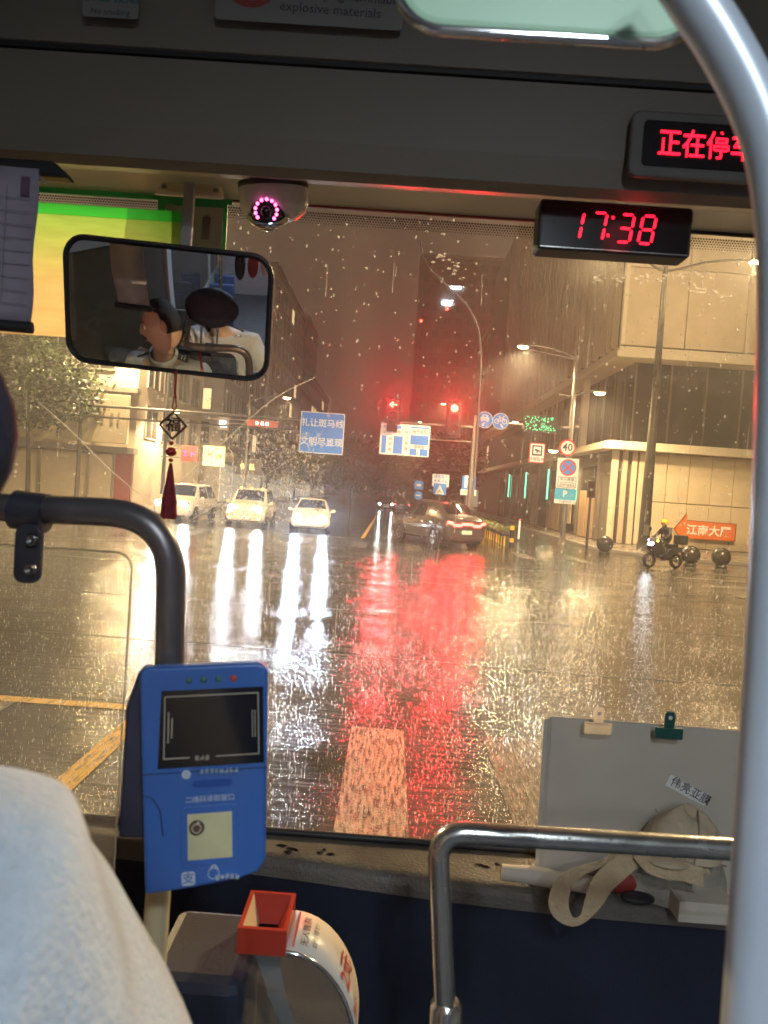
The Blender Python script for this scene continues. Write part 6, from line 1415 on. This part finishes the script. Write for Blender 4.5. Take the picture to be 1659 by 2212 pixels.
# ---- driver ------------------------------------------------------------------------------
mat('shirt_white', (.44, .475, .52), .8, var=.06, scale=90, bump=.35, bscale=220, sheen=.3); mat('epaulette', (.012, .013, .016), .5); mat('trouser', (.02, .022, .03), .7); mat('eye_white', (.7, .68, .65), .3); mat('lip', (.32, .14, .11), .5)
def figure(name, label, base, Hd, arms=True):
    """Hd: head centre relative to base; one skinned body, a looser shirt over it"""
    dr = thing('person', label, 'person', base)
    J = {'pelvis': ((.02, -.10, .18), (.17, .13)), 'waist': ((.01, -.07, .45), (.16, .12)), 'chest': ((0, .0, .74), (.19, .13)), 'neckb': ((-.01, .05, .93), .075), 'neck': ((Hd.x * .6, Hd.y * .75, Hd.z - .15), .06), 'headb': ((Hd.x, Hd.y, Hd.z - .03), .072), 'headt': ((Hd.x, Hd.y, Hd.z + .03), .074),
         'shr': ((.19, .05, .84), .075), 'elr': ((.27, .12, .52), .055), 'har': ((.16, .42, .45), .04), 'shl': ((-.20, .06, .86), .075), 'ell': ((-.28, .18, .56), .055), 'hal': ((-.14, .46, .46), .04), 'knr': ((.14, .38, .20), .085), 'ftr': ((.14, .42, -.28), .05), 'knl': ((-.12, .38, .20), .085), 'ftl': ((-.12, .42, -.28), .05)}
    E = [('pelvis', 'waist'), ('waist', 'chest'), ('chest', 'neckb'), ('neckb', 'neck'), ('neck', 'headb'), ('headb', 'headt'), ('chest', 'shr'), ('shr', 'elr'), ('elr', 'har'), ('chest', 'shl'), ('shl', 'ell'), ('ell', 'hal'), ('pelvis', 'knr'), ('knr', 'ftr'), ('pelvis', 'knl'), ('knl', 'ftl')]
    skin_mesh('body', J, E, 'skin', dr)
    JS = {'pelvis': ((.02, -.10, .16), (.21, .17)), 'waist': ((.01, -.07, .45), (.20, .165)), 'chest': ((0, -.01, .74), (.225, .17)), 'neckb': ((-.01, .04, .90), (.105, .10)), 'shr': ((.20, .045, .835), .105), 'upr': ((.245, .08, .70), .095), 'elr': ((.27, .12, .56), .08), 'shl': ((-.20, .06, .855), .105), 'upl': ((-.25, .10, .72), .095), 'ell': ((-.28, .17, .60), .08)}
    ES = [('pelvis', 'waist'), ('waist', 'chest'), ('chest', 'neckb'), ('chest', 'shr'), ('shr', 'upr'), ('upr', 'elr'), ('chest', 'shl'), ('shl', 'upl'), ('upl', 'ell')]
    sh_ = skin_mesh('shirt', JS, ES, 'shirt_white', dr, sub=4)
    from mathutils import noise as _n
    for v in sh_.data.vertices:                       # cloth folds
        p = v.co; q = Vector((p.x * 9 + p.z * 4, p.y * 9 - p.z * 3, p.z * 3.2)); d = _n.noise(q) * .012 + _n.noise(q * 2.3) * .006 - abs(_n.noise(q * 1.4 + Vector((7, 1, 3)))) * .014
        v.co = p + v.normal * d
    mb = MB()
    for hx in (.14, -.12): mb.tube([(0, -.08, .16), (hx, .38, .20), (hx, .41, -.1), (hx, .42, -.26)], [.13, .105, .085, .07], 14)
    mb.build('trousers', 'trouser', dr)
    return dr
DB = Vector((-.76, .72, .92)); Hd = DRIVER_HEAD - DB
ps = figure('person', 'passenger in pale grey-white shirt standing close at the left, seen from behind', Vector((-.425, .40, .975)), Vector((-.03, .08, 1.10)))
dr = figure('person', 'driver in white uniform shirt with dark epaulettes, seen in the interior mirror looking left', DB, Hd)
# collar
mb = MB(); mb.lathe([(.082, 0), (.088, .018), (.080, .038), (.074, .036), (.078, .016)], 26, Matrix.Translation((Hd.x * .25, Hd.y * .5, .965)) @ Matrix.Rotation(radians(-18), 4, 'X')); mb.build('collar', 'shirt_white', dr)
for s in (1, -1):
    mb = MB(); M = Matrix.Translation((.10 * s, .05, .962)) @ Matrix.Rotation(radians(22 * s), 4, 'Y') @ Matrix.Rotation(radians(8), 4, 'X'); mb.box((0, 0, 0), (.115, .055, .008), M); ep = mb.build('epaulette', 'epaulette', dr, bevel=.003)
    mb = MB()
    for q in (.018, .034): mb.box((q * s, 0, .005), (.006, .05, .003), M)
    mb.build('stripe', 'label_strip', ep)
# head turned left and bowed: local frame f = facing, built as one displaced ball with features
def head(parent, c, face, tilt_fwd):
    f = face.normalized(); up = Vector(tilt_fwd); up = (up - f * up.dot(f)).normalized(); s = f.cross(up)
    def W(x, y, z): return c + s * x + f * y + up * z          # x side, y forward, z up
    mb = MB(); vs = []; fs = []; nu, nv = 36, 26
    for j in range(nv + 1):
        th = pi * j / nv; zz = cos(th)
        for i in range(nu):
            a = 2 * pi * i / nu; x, y = sin(th) * cos(a), sin(th) * sin(a); rx, ry, rz = .077, .098, .122
            jaw = 1.0 - .26 * max(0, -zz) ** 1.3; px, py, pz = x * rx * jaw, y * ry, zz * rz
            if y > 0:
                py *= 1 - .12 * max(0, -zz - .2)
                nb = math.exp(-((x / .20) ** 2)) * max(0, y)
                py += nb * .020 * math.exp(-((zz + .12) / .13) ** 2)                     # nose tip
                py += nb * .012 * math.exp(-((zz - .05) / .14) ** 2)                     # bridge
                py += math.exp(-((x / .30) ** 2)) * .010 * math.exp(-((zz + .46) / .09) ** 2)   # lips
                py += math.exp(-((x / .35) ** 2)) * .014 * math.exp(-((zz + .82) / .16) ** 2)   # chin
                py -= .008 * math.exp(-((abs(x) - .42) / .18) ** 2) * math.exp(-((zz - .06) / .10) ** 2)
                py += .006 * math.exp(-((zz - .22) / .10) ** 2) * math.exp(-((x / .6) ** 2))
            else: py *= 1.04
            vs.append(W(px, py, pz))
    for j in range(nv):
        for i in range(nu): fs.append((j * nu + i, (j + 1) * nu + i, (j + 1) * nu + (i + 1) % nu, j * nu + (i + 1) % nu))
    mb.add(vs, fs, True); hd = mb.build('head', 'skin', parent)
    for sd in (-1, 1):
        e = MB(); e.sphere((0, 0, 0), .030, 14, 10, (.3, .55, 1.0), Matrix.Translation(W(sd * .078, -.012, -.004)) @ Matrix((s, f, up)).transposed().to_4x4()); e.build('ear', 'skin', hd)
        e = MB(); e.sphere(W(sd * .033, .078, .008), .0125, 12, 8); e.build('eye', 'eye_white', hd)
        e = MB(); e.sphere(W(sd * .034, .0875, .008), .0055, 10, 6); e.build('iris', 'hair_black', hd)
        e = MB(); e.tube([W(sd * .015, .096, .030), W(sd * .034, .094, .035), W(sd * .052, .078, .030)], [.003, .004, .002], 6); e.build('eyebrow', 'hair_black', hd)
    e = MB(); e.tube([W(-.022, .092, -.058), W(0, .101, -.055), W(.022, .092, -.058)], [.002, .005, .002], 8); e.build('mouth', 'lip', hd)
    hb_ = MB(); vs = []; fs = []
    for j in range(15):
        for i in range(nu):
            a = 2 * pi * i / nu; y_ = sin(a); lim = .30 + .30 * (1 if y_ < -.1 else max(0, .5 - y_) * .4) ; th = pi * lim * (j / 14) * (1.0 if y_ < .2 else .86)
            x, y, zz = sin(th) * cos(a), sin(th) * sin(a), cos(th); q = 1.065 + .02 * sin(i * 5 + j * 3) * (j < 12); vs.append(W(x * .077 * q * (1.03), y * .100 * q, zz * .124 * q + .002))
    for j in range(14):
        for i in range(nu): fs.append((j * nu + i, (j + 1) * nu + i, (j + 1) * nu + (i + 1) % nu, j * nu + (i + 1) % nu))
    hb_.add(vs, fs, True); hb_.build('hair', 'hair_black', hd); return hd
head(ps, Vector((-.03, .08, 1.10)), Vector((.05, 1, -.1)), (0, 0, 1))
head(dr, Hd + Vector((0, 0, .0)), Vector((-.90, .36, -.12)), (-.12, -.38, .92))
for who in (dr, ps):
    for s, hx in ((1, .16), (-1, -.14)):
        base = Vector((hx, .44, .45))
        for f_ in range(4): mb = MB(); mb.tube([base + Vector((s * (-.03 + f_ * .02), .0, 0)), base + Vector((s * (-.03 + f_ * .02), .045, .012)), base + Vector((s * (-.03 + f_ * .02), .065, -.01)), base + Vector((s * (-.03 + f_ * .02), .05, -.03))], [.010, .009, .008, .007], 8); mb.build('finger', 'skin', who)
        mb = MB(); mb.tube([base + Vector((-s * .03, -.01, 0)), base + Vector((-s * .055, .02, .0)), base + Vector((-s * .055, .045, -.01))], [.012, .010, .008], 8); mb.build('thumb', 'skin', who)
# driver's seat with headrest, steering wheel
r = bpy.data.objects.new('driver_seat', None); COL.objects.link(r); r.parent = bus; r.location = (-.66 - .3, .62, .40); mat('seat_navy', (.022, .026, .045), .7, var=.15, scale=20, bump=.2)
mb = MB(); mb.box((0, .26, .52), (.50, .50, .14)); mb.build('cushion', 'seat_navy', r, bevel=.05, seg=4)
mb = MB(); mb.box((.08, -.04, .98), (.50, .13, .84)); mb.build('backrest', 'seat_navy', r, bevel=.06, seg=4)
mb = MB(); mb.sphere((.19, -.02, 1.72), .16, 22, 14, (1.0, .45, .75)); mb.build('headrest', 'seat_navy', r)
for s in (-1, 1): mb = MB(); mb.cyl((.14 + s * .05, -.04, 1.36), (.18 + s * .05, -.03, 1.68), .008); mb.build('headrest_post', 'chrome', r)
mb = MB(); mb.box((0, .24, .22), (.40, .40, .44)); mb.build('pedestal', 'rubber_black', r, bevel=.02)
r = bpy.data.objects.new('steering_wheel', None); COL.objects.link(r); r.parent = bus; r.location = (-.80 - .3, 1.22, 1.28); r.rotation_euler = (radians(28), 0, 0)
mb = MB(); mb.tube([(.21 * cos(2 * pi * i / 32), .21 * sin(2 * pi * i / 32), 0) for i in range(33)], .014, 10); mb.build('rim', 'rubber_black', r)
for a in (90, 210, 330): mb = MB(); mb.tube([(0, 0, -.02), (.2 * cos(radians(a)), .2 * sin(radians(a)), 0)], .012, 8); mb.build('spoke', 'rubber_black', r)
mb = MB(); mb.lathe([(0, .01), (.05, .008), (.06, -.02), (.03, -.04)], 20); mb.cyl((0, 0, -.03), (0, .0, -.5), .03); mb.build('hub', 'rubber_black', r)
# partition behind the driver, with pole and hanging things, seen in the mirror
r = thing('rear_partition', 'grey partition panel behind the driver seat', 'partition', (-.72, .16, .4)); mb = MB(); mb.box((0, 0, .78), (.5, .03, 1.5)); mb.build('panel', 'bus_grey', r, bevel=.01)
mb = MB(); mb.cyl((.27, .0, 0), (.27, .0, 2.68), .013); mb.build('post', 'alu_rail', r)
mb = MB(); mb.box((0, .018, .9), (.48, .006, .02)); mb.build('trim', 'rubber_black', r)
for i, (x, col, lab) in enumerate(((-.30, 'coat_dark', 'dark jacket hanging on a hook behind the driver'), (-.17, 'pouch_red', 'red cloth bag hanging on a hook behind the driver'), (-.04, 'paper_white', 'pale towel hanging on the rail behind the driver'))):
    r = thing(('jacket', 'cloth_bag', 'towel')[i], lab, ('jacket', 'bag', 'towel')[i], (x, -.42, 2.0)); mb = MB(); mb.sphere((0, 0, .22), .1, 14, 10, (.55, .35, 1.6 - .3 * i)); mb.build('cloth', col, r); mb = MB(); mb.tube([(0, 0, .34), (0, .0, .46), (0, .02, .5)], .004, 6); mb.build('hook', 'chrome', r)
# ================================================================== WATER ON THE GLASS, RAIN SPLASHES, HAZE
def glass_water(name, mt='water_bead'):
    return None
wm = mat('water_film', (1, 1, 1), .0, trans=1.0, ior=1.33, var=0)
bm_v, bm_f = [], []; rr = random.Random(21); nW = Vector((0, WZ1 - WZ0, WY0 - WY1)).normalized(); uW = Vector((0, -(WY0 - WY1), WZ1 - WZ0)).normalized(); xW = Vector((1, 0, 0))
def drop(c, sx, sz, h):
    """a flattened lens of water on the outer face"""
    o = len(bm_v); ring = 7
    for j, (q, e) in enumerate(((1.0, 0.0), (.72, .62))):
        for i in range(ring):
            a = 2 * pi * i / ring; bm_v.append(c + xW * (sx * q * cos(a)) + uW * (sz * q * sin(a)) + nW * (h * e))
    bm_v.append(c + nW * h)
    for i in range(ring):
        j = (i + 1) % ring; bm_f.append((o + i, o + j, o + ring + j, o + ring + i)); bm_f.append((o + ring + i, o + ring + j, o + 2 * ring))
def onglass(x, z, off=.0065):
    t = (z - WZ0) / (WZ1 - WZ0); return Vector((x - .3, WY0 + (WY1 - WY0) * t, z)) + nW * off
for i in range(4200):                                                     # fresh drops everywhere
    s = rr.choice((.0007, .0009, .0013, .0019, .0026)); drop(onglass(rr.uniform(-.98, 1.2), rr.uniform(1.28, 2.72)), s * rr.uniform(.8, 1.2), s * rr.uniform(.9, 1.8), s * .6)
for i in range(1500):                                                     # unswept wedge between the wiper arcs
    p = WS(rr.uniform(415, 700), rr.uniform(930, 1130)); s = rr.choice((.0010, .0015, .0022)); drop(Vector((p.x - .3, p.y, p.z)) + nW * .0065, s, s * rr.uniform(1, 1.8), s * .6)
for (px0, py0, px1, py1, n) in ((1290, 604, 1540, 590, 60), (1470, 612, 1580, 640, 30), (935, 540, 1000, 590, 22)):   # beads under the top edge
    for i in range(n):
        t = rr.random(); p = WS(px0 + (px1 - px0) * t + rr.gauss(0, 8), py0 + (py1 - py0) * t + rr.gauss(0, 6)); s = rr.uniform(.0015, .0035); drop(Vector((p.x - .3, p.y, p.z)) + nW * .0065, s * 1.6, s, s * .7)
thin_glass('drop_water', (.95, .95, .93), .34, (1, 1, 1)); mb = MB(); mb.add(bm_v, bm_f, True); mb.build('rain_drops', 'drop_water', bus, kind='stuff')
# running rivulets and the ridges left by the wiper blades
mb = MB()
for i in range(80):
    x = rr.uniform(-.98, 1.2); z = rr.uniform(1.5, 2.7); L_ = rr.uniform(.02, .09); x2 = x; pts = []
    for q in range(6): pts.append(onglass(x2, z - L_ * q / 5)); x2 += rr.gauss(0, .0007)
    mb.tube(pts, [.0002, .0004, .0005, .0005, .0006, .0010], 6, False, flat=.6)
def ridge(pp, rad):
    pts = []
    for (px, py) in pp: p = WS(px, py); pts.append(Vector((p.x - .3, p.y, p.z)) + nW * .0065)
    mb.tube(smooth_path(pts, 8), rad, 7, False)
ridge([(80, 868), (150, 930), (220, 1000), (290, 1062), (330, 1088)], .0013); ridge([(330, 1092), (420, 1010), (520, 920), (600, 855), (680, 815)], .0011); ridge([(400, 1130), (520, 1060), (640, 985)], .0007)
mb.build('rivulets', 'drop_water', bus, kind='stuff')
# rain hitting the road: little upright crowns and beads of water
spl = MB(); vs = []; fs = []
def bead(c, s, h):
    o = len(vs); vs.extend([c + Vector((s, 0, 0)), c + Vector((-s * .5, s * .87, 0)), c + Vector((-s * .5, -s * .87, 0)), c + Vector((0, 0, h)), c + Vector((0, 0, -h * .4))])
    fs.extend([(o, o + 1, o + 3), (o + 1, o + 2, o + 3), (o + 2, o, o + 3), (o + 1, o, o + 4), (o + 2, o + 1, o + 4), (o, o + 2, o + 4)])
for i in range(15000):
    y = 3 + 27 * rr.random() ** 1.5; x = rr.uniform(-.62, .62) * y * 1.0 - .02 * y; c = Vector((x, y, .008)); s = rr.uniform(.002, .005)
    bead(c, s, rr.uniform(.012, .03))
    for q in range(rr.choice((1, 2, 3))): bead(c + Vector((rr.gauss(0, .02), rr.gauss(0, .02), rr.uniform(.015, .06))), s * .6, s * 1.2)
spl.add(vs, fs, True); o = spl.build('rain_splashes', mat('splash_water', (.85, .87, .9), .2, trans=.1, ior=1.33, var=0)); tag(o, 'tiny upright rain splashes dancing on the wet road', 'splashes', None, 'stuff')
# air: one even box of rainy haze round everything
hz_ = MB(); hz_.box((0, 560, 35), (1380, 1650, 72)); hm_ = bpy.data.materials.new('haze'); hm_.use_nodes = True; nt = hm_.node_tree; nt.nodes.remove(nt.nodes['Principled BSDF']); pv = nt.nodes.new('ShaderNodeVolumePrincipled')
pv.inputs['Color'].default_value = (.93, .93, .93, 1); pv.inputs['Density'].default_value = .0033; pv.inputs['Anisotropy'].default_value = .76
nt.links.new(pv.outputs[0], nt.nodes['Material Output'].inputs['Volume'])
o = hz_.build('haze', hm_); tag(o, 'thin rainy night haze over the whole junction', 'haze', None, 'stuff')
